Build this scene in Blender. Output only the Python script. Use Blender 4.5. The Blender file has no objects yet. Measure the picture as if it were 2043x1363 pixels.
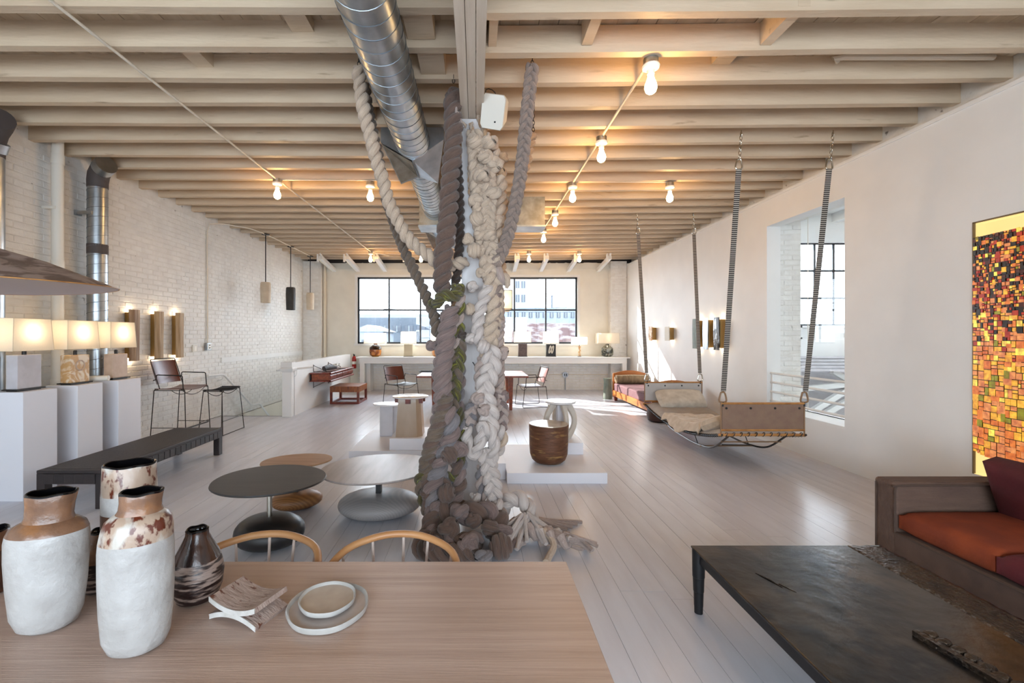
import bpy, bmesh, math, random
from math import sin, cos, pi, radians as R_
from mathutils import Vector as V, Matrix

# ------------------------------------------------------------------ camera
F, PX, PY, H = 900.0, 950.0, 670.0, 1.55      # focal length and principal point in pixels of 2043x1363, eye height
sc = bpy.context.scene
col = sc.collection
cam = bpy.data.cameras.new('camera')
cam.sensor_width = 36.0
cam.lens = F * 36.0 / 2043.0
cam.shift_x = (1021.5 - PX) / 2043.0
cam.shift_y = (PY - 681.5) / 2043.0
cam.clip_start = 0.05
cam.clip_end = 500
co = bpy.data.objects.new('camera', cam)
co.location = (0, 0, H)
co.rotation_euler = (pi / 2, 0, 0)
col.objects.link(co)
sc.camera = co

# ------------------------------------------------------------------ sky, sun, exposure
SKY, SUN, EXPO = 12.0, 15.0, 0.12
w = bpy.data.worlds.new('sky')
sc.world = w
w.use_nodes = True
bg = w.node_tree.nodes['Background']
bg.inputs['Color'].default_value = (0.76, 0.88, 1.0, 1)
bg.inputs['Strength'].default_value = SKY
sl = bpy.data.lights.new('sun', 'SUN')
sl.energy = SUN
sl.angle = R_(0.5)
sl.color = (1.0, 0.96, 0.90)
so = bpy.data.objects.new('sun', sl)
so.rotation_euler = V((1.27, -1.0, -0.75)).to_track_quat('-Z', 'Y').to_euler()
so.location = (-10, 20, 12)
col.objects.link(so)
vs = sc.view_settings
vs.view_transform = 'Standard'
vs.look = 'None'
vs.exposure = EXPO
vs.gamma = 1.0
vs.use_curve_mapping = False
sc.cycles.use_denoising = True
sc.cycles.use_adaptive_sampling = True
sc.cycles.adaptive_threshold = 0.04
sc.cycles.adaptive_min_samples = 16
sc.cycles.max_bounces = 7
sc.cycles.diffuse_bounces = 4
sc.cycles.glossy_bounces = 3
sc.cycles.transparent_max_bounces = 12
sc.cycles.caustics_reflective = False
sc.cycles.caustics_refractive = False
sc.cycles.sample_clamp_indirect = 8.0

def portal(name, loc, rot, sx, sy):
    l = bpy.data.lights.new(name, 'AREA')
    l.shape = 'RECTANGLE'; l.size = sx; l.size_y = sy
    l.cycles.is_portal = True
    o = bpy.data.objects.new(name, l)
    o.location = loc; o.rotation_euler = rot
    col.objects.link(o)

portal('window_portal', (-0.25, 13.2, 2.28), (-pi / 2, 0, 0), 6.4, 1.95)
portal('added_rear_window_portal', (-0.3, -3.2, 1.75), (pi / 2, 0, 0), 7.2, 2.1)  # unseen rear opening, added for daylight on the foreground
portal('hall_window_portal', (10.7, 13.2, 3.1), (-pi / 2, 0, 0), 3.2, 2.5)

# ------------------------------------------------------------------ pixel helpers (real positions from measured pixels and depths)
def at(px, py, Y):
    return V(((px - PX) / F * Y, Y, H - (py - PY) / F * Y))

# ------------------------------------------------------------------ mesh helpers
random.seed(7)
RND = random.Random(11)

class G:
    def __init__(s):
        s.v = []; s.f = []; s.t = []
    def add(s, vs_, fs, ts=None):
        k = len(s.v)
        s.v += [tuple(p) for p in vs_]
        s.f += [tuple(i + k for i in f) for f in fs]
        s.t += list(ts) if ts else [tuple(p) for p in vs_]
        return s
    def box(s, x0, x1, y0, y1, z0, z1, M=None):
        vs_ = [V((x, y, z)) for z in (z0, z1) for y in (y0, y1) for x in (x0, x1)]
        if M: vs_ = [M @ p for p in vs_]
        return s.add(vs_, [(0, 2, 3, 1), (4, 5, 7, 6), (0, 1, 5, 4), (2, 6, 7, 3), (0, 4, 6, 2), (1, 3, 7, 5)])
    def bar(s, a, b, wx, wy):
        a, b = V(a), V(b)
        d = b - a
        M = Matrix.Translation(a) @ d.to_track_quat('Z', 'X').to_matrix().to_4x4()
        return s.box(-wx / 2, wx / 2, -wy / 2, wy / 2, 0, d.length, M)
    def rings(s, rings, cap0=True, cap1=True, closed=False, ts=None):
        n = len(rings[0]); vs_ = [p for r in rings for p in r]; fs = []
        m = len(rings)
        for i in range(m if closed else m - 1):
            a, b = i * n, ((i + 1) % m) * n
            for j in range(n):
                k = (j + 1) % n
                fs.append((a + j, a + k, b + k, b + j))
        if not closed:
            if cap0: fs.append(tuple(range(n - 1, -1, -1)))
            if cap1: fs.append(tuple((m - 1) * n + j for j in range(n)))
        return s.add(vs_, fs, ts)
    def tube(s, pts, r, seg=8, closed=False, sq=1.0, up=None):
        pts = [V(p) for p in pts]; m = len(pts)
        rs = r if isinstance(r, (list, tuple)) else [r] * m
        rr = []; ts = []; N = None; L = 0
        for i, p in enumerate(pts):
            a = pts[i - 1] if (i or closed) else p
            b = pts[(i + 1) % m] if (i < m - 1 or closed) else p
            T = (b - a).normalized()
            if N is None:
                u = V(up) if up else (V((0, 0, 1)) if abs(T.z) < .9 else V((1, 0, 0)))
                N = (u - T * u.dot(T)).normalized()
            else:
                N = (N - T * N.dot(T)).normalized()
                L += (p - pts[i - 1]).length
            B = T.cross(N)
            ring = []
            for j in range(seg):
                an = 2 * pi * j / seg
                ring.append(p + N * (cos(an) * rs[i]) + B * (sin(an) * rs[i] * sq))
                ts.append((cos(an), sin(an), L / max(rs[i], 1e-4)))
            rr.append(ring)
        return s.rings(rr, closed=closed, ts=ts)
    def lathe(s, prof, seg=24, c=(0, 0, 0), sx=1, sy=1, rot=0, off=None, wob=None, cap0=True, cap1=True):
        rr = []
        for i, (r, z) in enumerate(prof):
            ox, oy = off(z) if off else (0, 0)
            ring = []
            for j in range(seg):
                a = 2 * pi * j / seg
                q = r * (wob(a, z) if wob else 1)
                x, y = cos(a) * q * sx, sin(a) * q * sy
                x, y = x * cos(rot) - y * sin(rot), x * sin(rot) + y * cos(rot)
                ring.append(V((c[0] + x + ox, c[1] + y + oy, c[2] + z)))
            rr.append(ring)
        return s.rings(rr, cap0, cap1)
    def prism(s, poly, h0, h1, M=None):
        n = len(poly)
        vs_ = [V((x, y, h0)) for x, y in poly] + [V((x, y, h1)) for x, y in poly]
        if M: vs_ = [M @ p for p in vs_]
        fs = [tuple(range(n - 1, -1, -1)), tuple(range(n, 2 * n))]
        fs += [(i, (i + 1) % n, n + (i + 1) % n, n + i) for i in range(n)]
        return s.add(vs_, fs)
    def grid(s, fn, nu, nv, thick=0):
        P = [[V(fn(i / nu, j / nv)) for j in range(nv + 1)] for i in range(nu + 1)]
        W = nv + 1
        vs_ = [p for r in P for p in r]
        fs = [(i * W + j, (i + 1) * W + j, (i + 1) * W + j + 1, i * W + j + 1) for i in range(nu) for j in range(nv)]
        if thick:
            nn = []
            for i in range(nu + 1):
                for j in range(nv + 1):
                    a = P[min(i + 1, nu)][j] - P[max(i - 1, 0)][j]
                    b = P[i][min(j + 1, nv)] - P[i][max(j - 1, 0)]
                    nn.append(P[i][j] - a.cross(b).normalized() * thick)
            k = len(vs_)
            vs_ += nn
            fs += [tuple(q + k for q in reversed(f)) for f in fs]
            edge = [(i, 0) for i in range(nu)] + [(nu, j) for j in range(nv)] + [(i, nv) for i in range(nu, 0, -1)] + [(0, j) for j in range(nv, 0, -1)]
            ids = [i * W + j for i, j in edge]
            for q in range(len(ids)):
                a, b = ids[q], ids[(q + 1) % len(ids)]
                fs.append((a, a + k, b + k, b)) 
        return s.add(vs_, fs)

def mesh_of(name, g, mat, smooth=True, ang=40):
    me = bpy.data.meshes.new(name)
    me.from_pydata(g.v, [], g.f)
    bm = bmesh.new(); bm.from_mesh(me)
    bmesh.ops.recalc_face_normals(bm, faces=bm.faces[:])
    bm.to_mesh(me); bm.free()
    if len(g.t) == len(me.vertices):
        at_ = me.attributes.new('tuv', 'FLOAT_VECTOR', 'POINT')
        at_.data.foreach_set('vector', [c for t in g.t for c in t])
    for m in (mat if isinstance(mat, (list, tuple)) else [mat]):
        me.materials.append(m)
    if smooth:
        me.polygons.foreach_set('use_smooth', [True] * len(me.polygons))
        me.set_sharp_from_angle(angle=R_(ang))
    me.update()
    return me

def part(name, g, mat, parent=None, smooth=True, bevel=0, ang=40, label=None, kind=None, loc=None):
    me = g if isinstance(g, bpy.types.Mesh) else mesh_of(name, g, mat, smooth, ang)
    o = bpy.data.objects.new(name, me)
    col.objects.link(o)
    if parent: o.parent = parent
    if loc: o.location = loc
    if bevel:
        b = o.modifiers.new('bevel', 'BEVEL'); b.width = bevel; b.segments = 2; b.limit_method = 'ANGLE'; b.angle_limit = R_(50)
    if label: o['label'] = label
    if kind: o['kind'] = kind
    return o

def tag(o, label, cat, group=None):
    o['label'] = label; o['category'] = cat
    if group: o['group'] = group
    return o

def thing(name, label, cat, loc=(0, 0, 0), rz=0, group=None):
    o = bpy.data.objects.new(name, None)
    o.empty_display_size = 0.1
    o.location = loc; o.rotation_euler = (0, 0, rz)
    col.objects.link(o)
    return tag(o, label, cat, group)

def solo(name, g, mat, label, cat, loc=(0, 0, 0), rz=0, group=None, **k):
    o = part(name, g, mat, **k)
    o.location = loc; o.rotation_euler = (0, 0, rz)
    return tag(o, label, cat, group)

def struct(name, g, mat, **k):
    o = part(name, g, mat, **k); o['kind'] = 'structure'
    return o

def dup(root, label=None, loc=None, rz=None):
    def cp(o, p):
        c = o.copy(); col.objects.link(c); c.parent = p
        for ch in list(o.children): cp(ch, c)
        return c
    r = cp(root, None)
    if label: r['label'] = label
    if loc is not None: r.location = loc
    if rz is not None: r.rotation_euler = (0, 0, rz)
    return r

def lamp_light(parent, loc, watt, color=(1, .78, .52), r=.03):
    l = bpy.data.lights.new('bulb_light', 'POINT')
    l.energy = watt; l.color = color; l.shadow_soft_size = r
    o = bpy.data.objects.new('bulb_light', l)
    col.objects.link(o); o.parent = parent; o.location = loc
    return o

def spline(pts, step=0.02):
    pts = [V(p) for p in pts]
    if len(pts) == 2: pts = [pts[0], (pts[0] + pts[1]) / 2, pts[1]]
    out = []
    n = len(pts)
    for i in range(n - 1):
        p0, p1, p2, p3 = pts[max(i - 1, 0)], pts[i], pts[i + 1], pts[min(i + 2, n - 1)]
        k = max(2, int((p2 - p1).length / step))
        for j in range(k):
            t = j / k
            out.append(.5 * ((2 * p1) + (p2 - p0) * t + (2 * p0 - 5 * p1 + 4 * p2 - p3) * t * t + (3 * p1 - p0 - 3 * p2 + p3) * t ** 3))
    out.append(pts[-1])
    return out

def rod(pts, r=.006, bend=.03, seg=6):
    """steel rod through pts with rounded bends"""
    pts = [V(p) for p in pts]
    out = [pts[0]]
    for i in range(1, len(pts) - 1):
        a, b, c = pts[i - 1], pts[i], pts[i + 1]
        d = min(bend, (a - b).length * .45, (c - b).length * .45)
        p, q = b + (a - b).normalized() * d, b + (c - b).normalized() * d
        for t in (0, .33, .67, 1): out.append((p.lerp(b, t)).lerp(b.lerp(q, t), t))
    out.append(pts[-1])
    return G().tube(out, r, seg)

# ------------------------------------------------------------------ materials
def lin(c):
    if isinstance(c, str):
        c = [int(c[i:i + 2], 16) / 255 for i in (0, 2, 4)]
    return tuple(((x + .055) / 1.055) ** 2.4 if x > .04045 else x / 12.92 for x in c) + (1,)

def pm(name, c, rough=.5, metal=0, c2=None, scale=6, stretch=(1, 1, 1), lo=.35, hi=.65, bump=0, bscale=None, detail=5,
       coord='Object', spec=.5, coat=0, c3=None, sheen=0, distort=0, bdist=.01, lo3=.62, hi3=.72, s3=None):
    m = bpy.data.materials.new(name); m.use_nodes = True
    nt = m.node_tree; N, L = nt.nodes, nt.links
    b = N['Principled BSDF']
    b.inputs['Roughness'].default_value = rough
    b.inputs['Metallic'].default_value = metal
    b.inputs['Specular IOR Level'].default_value = spec
    b.inputs['Coat Weight'].default_value = coat
    if sheen: b.inputs['Sheen Weight'].default_value = sheen
    b.inputs['Base Color'].default_value = lin(c)
    if c2 or bump:
        if coord == 'tuv':
            tc = N.new('ShaderNodeAttribute'); tc.attribute_name = 'tuv'; src = tc.outputs['Vector']
        else:
            tc = N.new('ShaderNodeTexCoord'); src = tc.outputs[coord]
        oi = N.new('ShaderNodeObjectInfo')
        ad = N.new('ShaderNodeVectorMath'); ad.operation = 'MULTIPLY_ADD'
        ad.inputs[1].default_value = stretch
        mu = N.new('ShaderNodeMath'); mu.operation = 'MULTIPLY'; mu.inputs[1].default_value = 37.0
        L.new(oi.outputs['Random'], mu.inputs[0])
        L.new(src, ad.inputs[0]); L.new(mu.outputs[0], ad.inputs[2])
        vec = ad.outputs[0]
    if c2:
        n = N.new('ShaderNodeTexNoise'); n.inputs['Scale'].default_value = scale; n.inputs['Detail'].default_value = detail
        n.inputs['Distortion'].default_value = distort
        L.new(vec, n.inputs['Vector'])
        r = N.new('ShaderNodeValToRGB')
        r.color_ramp.elements[0].position = lo; r.color_ramp.elements[1].position = hi
        r.color_ramp.elements[0].color = lin(c); r.color_ramp.elements[1].color = lin(c2)
        L.new(n.outputs[0], r.inputs[0])
        out = r.outputs[0]
        if c3:
            n3 = N.new('ShaderNodeTexNoise'); n3.inputs['Scale'].default_value = s3 or scale * .6; n3.inputs['Detail'].default_value = 6
            va = N.new('ShaderNodeVectorMath'); va.operation = 'ADD'; va.inputs[1].default_value = (5.3, 2.1, 9.7)
            L.new(vec, va.inputs[0]); L.new(va.outputs[0], n3.inputs['Vector'])
            r3 = N.new('ShaderNodeValToRGB'); r3.color_ramp.elements[0].position = lo3; r3.color_ramp.elements[1].position = hi3
            L.new(n3.outputs[0], r3.inputs[0])
            mx = N.new('ShaderNodeMix'); mx.data_type = 'RGBA'
            L.new(r3.outputs[0], mx.inputs[0]); L.new(out, mx.inputs[6]); mx.inputs[7].default_value = lin(c3)
            out = mx.outputs[2]
        L.new(out, b.inputs['Base Color'])
    if bump:
        n2 = N.new('ShaderNodeTexNoise'); n2.inputs['Scale'].default_value = bscale or scale * 2; n2.inputs['Detail'].default_value = 6
        L.new(vec, n2.inputs['Vector'])
        bp = N.new('ShaderNodeBump'); bp.inputs['Strength'].default_value = bump; bp.inputs['Distance'].default_value = bdist
        L.new(n2.outputs[0], bp.inputs['Height']); L.new(bp.outputs[0], b.inputs['Normal'])
    return m

def emit(name, c, s):
    m = bpy.data.materials.new(name); m.use_nodes = True
    b = m.node_tree.nodes['Principled BSDF']
    b.inputs['Base Color'].default_value = tuple(x_ * .12 for x_ in lin(c)[:3]) + (1,)
    b.inputs['Emission Color'].default_value = lin(c); b.inputs['Emission Strength'].default_value = s
    return m

def shade_mat(name, c, tr=.6):
    m = bpy.data.materials.new(name); m.use_nodes = True
    nt = m.node_tree; N, L = nt.nodes, nt.links
    N.remove(N['Principled BSDF'])
    d = N.new('ShaderNodeBsdfDiffuse'); t = N.new('ShaderNodeBsdfTranslucent'); mx = N.new('ShaderNodeMixShader')
    tc = N.new('ShaderNodeTexCoord'); n = N.new('ShaderNodeTexNoise'); n.inputs['Scale'].default_value = 60
    mp = N.new('ShaderNodeMapping'); mp.inputs['Scale'].default_value = (1, 1, 6)
    L.new(tc.outputs['Object'], mp.inputs[0]); L.new(mp.outputs[0], n.inputs['Vector'])
    r = N.new('ShaderNodeValToRGB'); cc = lin(c)
    r.color_ramp.elements[0].color = tuple(x * .88 for x in cc[:3]) + (1,); r.color_ramp.elements[1].color = cc
    L.new(n.outputs[0], r.inputs[0]); L.new(r.outputs[0], d.inputs[0]); L.new(r.outputs[0], t.inputs[0])
    mx.inputs[0].default_value = tr
    L.new(d.outputs[0], mx.inputs[1]); L.new(t.outputs[0], mx.inputs[2])
    L.new(mx.outputs[0], N['Material Output'].inputs[0])
    return m

def glass_mat(name, tint=(1, 1, 1), refl=.04):
    m = bpy.data.materials.new(name); m.use_nodes = True
    nt = m.node_tree; N, L = nt.nodes, nt.links
    N.remove(N['Principled BSDF'])
    t = N.new('ShaderNodeBsdfTransparent'); t.inputs[0].default_value = tint + (1,)
    g = N.new('ShaderNodeBsdfGlossy'); g.inputs['Roughness'].default_value = .02
    mx = N.new('ShaderNodeMixShader'); mx.inputs[0].default_value = refl
    L.new(t.outputs[0], mx.inputs[1]); L.new(g.outputs[0], mx.inputs[2])
    L.new(mx.outputs[0], N['Material Output'].inputs[0])
    return m

def ring_wood(name, c, c2, cy=.08, sc_=26):
    m = pm(name, c, .42)
    nt = m.node_tree; N, L = nt.nodes, nt.links
    tc = N.new('ShaderNodeTexCoord'); mp = N.new('ShaderNodeMapping'); mp.inputs['Location'].default_value = (.02, 0, -cy); mp.inputs['Scale'].default_value = (.55, .3, 1.2)
    wv = N.new('ShaderNodeTexWave'); wv.wave_type = 'RINGS'; wv.rings_direction = 'Y'; wv.inputs['Scale'].default_value = sc_; wv.inputs['Distortion'].default_value = 1.6; wv.inputs['Detail'].default_value = 2
    r = N.new('ShaderNodeValToRGB'); r.color_ramp.elements[0].color = lin(c); r.color_ramp.elements[1].color = lin(c2)
    L.new(tc.outputs['Object'], mp.inputs[0]); L.new(mp.outputs[0], wv.inputs['Vector']); L.new(wv.outputs[0], r.inputs[0]); L.new(r.outputs[0], N['Principled BSDF'].inputs['Base Color'])
    return m
M = {}
M['floor'] = pm('painted_floor', 'd3d5de', .26, c2='cacbd4', scale=3, stretch=(3, .5, 1), bump=.06, bscale=25)
M['floor_base'] = pm('floor_joint', 'a5a2a2', .6)
M['white'] = pm('white_wall_paint', 'e6e6e4', .6, c2='e1e1df', scale=2, bump=.03, bscale=60)
M['plaster'] = pm('back_wall_paint', 'e6e2d6', .6, c2='dedace', scale=2.5, bump=.06, bscale=20)
M['plinth'] = pm('plinth_paint', 'e0e0e6', .5)
M['brick'] = pm('painted_brick', 'e6e5e1', .6, c2='dcdad6', scale=5, bump=.6, bscale=24, c3='9b958d', lo3=.70, hi3=.78, s3=9)
M['mortar'] = pm('painted_mortar', 'e3e1dc', .7, c2='d9d6d0', scale=8, bump=.5, bscale=30, c3='7c756e', lo3=.68, hi3=.76, s3=9)
M['joist'] = pm('cream_timber_paint', 'd2bea4', .55, c2='c7b196', scale=3, stretch=(.5, 3, 3), bump=.35, bscale=14, c3='927a60', lo3=.66, hi3=.80, s3=5)
M['deck'] = pm('cream_deck_paint', 'c8b398', .6, c2='b59f84', scale=3, stretch=(4, .6, 1), bump=.2, bscale=10)
M['post'] = pm('post_paint', 'd9d7d8', .5, c2='cdc9c8', scale=4, stretch=(4, 4, .5), bump=.15, bscale=18)
M['girder'] = pm('girder_paint', 'd6c6b4', .55, c2='cab8a4', scale=4, stretch=(5, .4, 3), bump=.25, bscale=14)
M['galv'] = pm('galvanised_steel', 'b9c0c6', .32, 1, c2='9aa2a9', scale=7, stretch=(1, 1, 1), lo=.3, hi=.7, bump=.05, bscale=30)
M['galv_dull'] = pm('dull_galvanised_sheet', 'aaa69b', .5, .8, c2='8f8a7d', scale=9, bump=.05)
M['seam'] = pm('duct_seam_steel', '878d92', .4, 1)
M['tape'] = pm('dark_duct_tape', '4a4240', .7)
M['pvc'] = pm('white_pipe', 'dedad0', .45)
M['conduit'] = pm('painted_conduit', 'ddd2c0', .45)
M['dark_metal'] = pm('dark_steel', '2e2e30', .45, .6)
M['rod'] = pm('charcoal_rod', '3c3a39', .4, .7)
M['chrome'] = pm('bright_steel', 'b8b3a8', .25, 1)
M['brass'] = pm('wooden_brown_ring', '8a6a4c', .5)
M['frame'] = pm('window_steel', '272d33', .45, .2)
M['glass'] = glass_mat('window_glass')
M['leather'] = pm('chestnut_leather', '6a2f22', .32, c2='582519', scale=5, bump=.08, bscale=60)
M['black_leather'] = pm('black_leather', '1d1c1f', .35, bump=.1, bscale=60)
M['porcelain'] = pm('white_porcelain', 'f0ece2', .3)
M['bulb'] = emit('glowing_bulb', 'ffc880', 110)
M['shade'] = shade_mat('linen_shade', 'f3ebdd', .58)
M['shade_w'] = shade_mat('white_linen_shade', 'f6f2ea', .6)
M['shade_trim'] = pm('shade_trim', 'cfc4ae', .7)
M['black'] = pm('black_paint', '131314', .45)
M['table_wood'] = pm('bleached_oak', 'b8a093', .38, c2='a68d7e', scale=2.2, stretch=(.7, 20, 4), lo=.30, hi=.72, bump=.12, bscale=12, c3='8f7565', lo3=.58, hi3=.85, s3=1.2, distort=.9, detail=9)
M['ash_bent'] = pm('bent_ash', 'b98a5c', .42, c2='a6754a', scale=4, stretch=(1, 1, 1), bump=.05)
M['ash_spindle'] = pm('pale_spindle', 'b9a99f', .45)
M['iron_top'] = pm('blackened_steel_top', '302f2e', .25, .7, c2='584d43', scale=3.2, lo=.3, hi=.72, bump=.35, bscale=9, c3='2a2b2f', lo3=.46, hi3=.62, s3=7)
M['iron_rough'] = pm('rough_cast_steel', '3a3532', .28, .8, c2='57483a', scale=9, bump=.9, bscale=38, bdist=.02)
M['suede'] = pm('taupe_suede', '604a3e', .85, c2='4f3c33', scale=6, bump=.25, bscale=24)
M['suede_rib'] = pm('ribbed_suede', '614a3d', .85, c2='554036', scale=5, stretch=(1, 6, 3), bump=.8, bscale=8, bdist=.015)
M['orange'] = pm('rust_velvet', '8c3a10', .85, c2='742b09', scale=5, bump=.15, bscale=60)
M['crimson'] = pm('crimson_velvet', '560e16', .85, c2='460a10', scale=5, bump=.15, bscale=60)
M['dark_wood'] = pm('ebonised_wood', '231d1e', .5, c2='2f2626', scale=5, stretch=(1, .2, 1), bump=.15, bscale=40)
M['black_top'] = pm('black_oak', '232122', .38, c2='2f2c2b', scale=3, stretch=(1, 6, 1), bump=.04)
M['walnut_base'] = pm('golden_oak', 'a37244', .4, c2='8a5c34', scale=3, stretch=(1, 1, 7), distort=.5)
M['oak_top'] = pm('oak_top', 'b08a68', .42, c2='9d7755', scale=3, stretch=(1, 7, 1), distort=.4)
M['grey_top'] = pm('limed_oak_top', 'a9a09c', .36, c2='988e89', scale=2.4, stretch=(7, 1, 1), distort=.5, bump=.04)
M['teak'] = pm('teak', '8c4420', .4, c2='6b2f14', scale=3, stretch=(7, 1, 7))
M['teak_l'] = pm('striped_teak', '9c5a28', .4, c2='6a3314', scale=9, stretch=(9, 9, .5), lo=.4, hi=.6)
M['redwood'] = pm('red_rosewood', '7a2c18', .3, c2='5c1e10', scale=3, stretch=(7, 1, 5))
M['fir'] = pm('honey_wood', 'b06a2e', .42, c2='96561f', scale=3, stretch=(1, 1, 6))
M['mauve'] = pm('mauve_upholstery', '6d4a4e', .85, c2='5f3f44', scale=30)
M['bolster'] = pm('taupe_velvet', '877358', .8, c2='6e5c44', scale=9, stretch=(3, 1, 1), bump=.15)
M['linen'] = pm('grey_linen', 'a9a29b', .85, c2='9f9790', scale=8, bump=.1, bscale=60)
M['fleece'] = pm('cream_fleece', 'c9b8a2', .95, c2='b8a58c', scale=14, bump=.5, bscale=70, sheen=.3)
M['fur'] = pm('off_white_hide', 'd4cdc0', .9, c2='bdb4a6', scale=9, bump=.4, bscale=80, sheen=.3)
M['canvas'] = pm('sand_canvas', '8c7360', .85, c2='84695a', scale=10, bump=.15, bscale=160)
M['canvas_w'] = pm('grey_canvas', 'bdbab7', .8, c2='b6b3b0', scale=8)
M['cane'] = pm('honey_dowel', 'c08a4e', .4, c2='9a6634', scale=12, stretch=(1, 1, 1))
M['ceramic_w'] = pm('white_ceramic', 'afadab', .34, c2='9f9c99', scale=11, bump=1.0, bscale=14, bdist=.012)
M['ceramic_o'] = pm('amber_glaze', '7f5c45', .26, c2='654937', scale=22, bump=.4, bscale=26, c3='94602f', lo3=.5, hi3=.7, s3=9)
M['ceramic_r'] = pm('rust_splashed_glaze', 'a08a78', .3, c2='57230f', scale=42, stretch=(1, 1, .6), lo=.50, hi=.56, bump=.4, bscale=26, c3='b5afa6', lo3=.48, hi3=.56, s3=16, detail=8)
M['ceramic_d'] = pm('dark_dripped_glaze', '1f1412', .2, c2='4a2c1c', scale=20, stretch=(1, 1, .3), lo=.42, hi=.7, bump=.3, bscale=30)
M['ceramic_ds'] = pm('scratched_dark_glaze', '241614', .35, c2='8f7c72', scale=60, stretch=(.3, .3, 1.6), lo=.48, hi=.58, bump=.5, bscale=40, detail=8)
M['ceramic_br'] = pm('brown_band_glaze', '4a2d1d', .35, c2='5c3824', scale=9, bump=.2)
M['inner'] = pm('black_inner_glaze', '0b0a0c', .12)
M['birch'] = pm('weathered_bark_wood', 'a8948a', .6, c2='8f7a70', scale=22, stretch=(1, 3, 1), c3='5f3626', lo3=.60, hi3=.66, s3=26, bump=.4)
M['whitewash'] = pm('whitewashed_edge', 'bdbab6', .55, c2='aeaaa4', scale=30, bump=.3, c3='6b4436', lo3=.7, hi3=.76, s3=50)
M['plate_w'] = pm('white_plate_glaze', 'adaaa6', .28, c2='a09d98', scale=18, bump=.3, bscale=30)
M['plate_g'] = pm('grey_beige_glaze', 'b8aca0', .26, c2='ac9f93', scale=16)
M['marble'] = pm('white_marble', 'e8e6e6', .16, c2='dcdada', scale=3, coat=.2)
M['stone_g'] = pm('pale_grey_plaster', 'c9c6ca', .5, c2='bdbabd', scale=5)
M['stone_b'] = pm('glazed_sandstone', 'b09a84', .3, c2='a18a72', scale=4, stretch=(1, 1, .5), c3='c8b494', lo3=.55, hi3=.7)
M['copper'] = pm('rusted_copper', '704a33', .5, .2, c2='583724', scale=8, stretch=(1, 1, 5), c3='9a7848', lo3=.58, hi3=.68, s3=6, bump=.3, bscale=14)
M['cream_stone'] = pm('cream_plaster', 'cdc4b8', .5, c2='c2b8ab', scale=5)
M['travertine'] = pm('pink_travertine', 'cbb5a3', .5, c2='bda490', scale=9, bump=.1)
M['onyx'] = pm('banded_onyx', 'c79d6a', .4, c2='e3d3bb', scale=6, distort=3, lo=.45, hi=.6, c3='a96f34', lo3=.6, hi3=.7)
M['lime'] = pm('grey_limestone', 'c6c2c6', .6, c2='b8b4b7', scale=8, bump=.1)
M['bark'] = pm('split_bark', 'a98e72', .6, c2='87694e', scale=8, stretch=(4, 4, .35), bump=.4, bscale=10)
M['bark_p'] = pm('pale_split_wood', 'b69c79', .6, c2='9c805c', scale=8, stretch=(4, 4, .35), bump=.4, bscale=10)
M['brass_plate'] = pm('brass_plate', 'a3824e', .35, .8)
M['mica'] = pm('mirrored_dark_mica', '3a3533', .15, .6, c2='a7a8ad', scale=10, stretch=(1, 1, .6), lo=.45, hi=.55)
M['moss'] = pm('grey_green_lichen', '7d8478', .5, c2='5f6a5e', scale=12, stretch=(1, 1, .4))
M['paper'] = pm('off_white_panel', 'cfc9bb', .6)
M['veneer'] = pm('wavy_walnut_veneer', 'a5938c', .35, c2='6f5b54', scale=4, stretch=(1, 1, 3), distort=2.8, lo=.44, hi=.56)
M['veneer_in'] = pm('smooth_veneer_lining', 'b39f97', .5)
M['red_tin'] = pm('red_enamel', 'b02a22', .35)
M['speaker'] = pm('white_plastic', 'd8d2c6', .5)
WOOL = {}
for k_, a_, b_ in (('cream', 'cbb6a1', 'b19b86'), ('white', 'cfc4bd', 'b6a8a1'), ('tan', 'c4a280', 'aa8460'), ('brown', '6e574b', '524038'),
                   ('dark', '453328', '33251c'), ('mauve', '8a7671', '675550'), ('grey', '868082', '696365'), ('olive', '5c5224', '37301b'),
                   ('rosy', 'b7a59b', '98847c'), ('taupe', '736253', '57483b'), ('ash', '9c897d', '7b685e')):
    WOOL[k_] = pm(k_ + '_wool', a_, .95, c2=b_, scale=3.2, stretch=(1.6, 1.6, .22), lo=.3, hi=.7, bump=.7, bscale=5, coord='tuv', sheen=.25, detail=6,
                  c3=('86862a' if k_ == 'olive' else None), s3=1.2, lo3=.56, hi3=.66)
# ------------------------------------------------------------------ the room
XL, XR, YB, YR, ZC = -4.88, 4.25, 12.95, -3.0, 3.68     # left, right, back, rear, joist underside
WX0, WX1, WZ0, WZ1 = -3.41, 2.907, 1.32, 3.233           # street window
OY0, OY1, OZ0, OZ1 = 5.204, 6.595, .495, 3.148           # opening in the right wall
NY0, NY1, NZ0, NZ1 = 2.75, 3.856, .372, 2.514            # lit niche
HX0, HX1, HY = -3.67, -3.52, 8.6                         # stair half wall

# floor
g = G().box(HX0, XR + .1, YR, YB + .2, -.2, -.018).box(XL - .1, HX0, YR, 8.7, -.2, -.018)
floor = struct('floor', g, M['floor_base'], smooth=False)
bw = .137; x = XL; ci = 0
while x < XR:
    x1 = min(x + bw, XR)
    y = YR - RND.random() * 3.5
    end = 8.7 if x1 < HX0 + .08 else YB
    while y < end:
        y1 = min(y + 3.6 + RND.random() * 1.6, end)
        y0 = max(y, YR)
        if y1 > y0 + .05:
            dz = RND.uniform(-.0006, .0006)
            part('floor_board', G().box(x + .0009, x1 - .0009, y0 + .0009, y1 - .0009, -.02, dz), M['floor'], floor, smooth=False)
        y = y1
    x = x1; ci += 1

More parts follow.
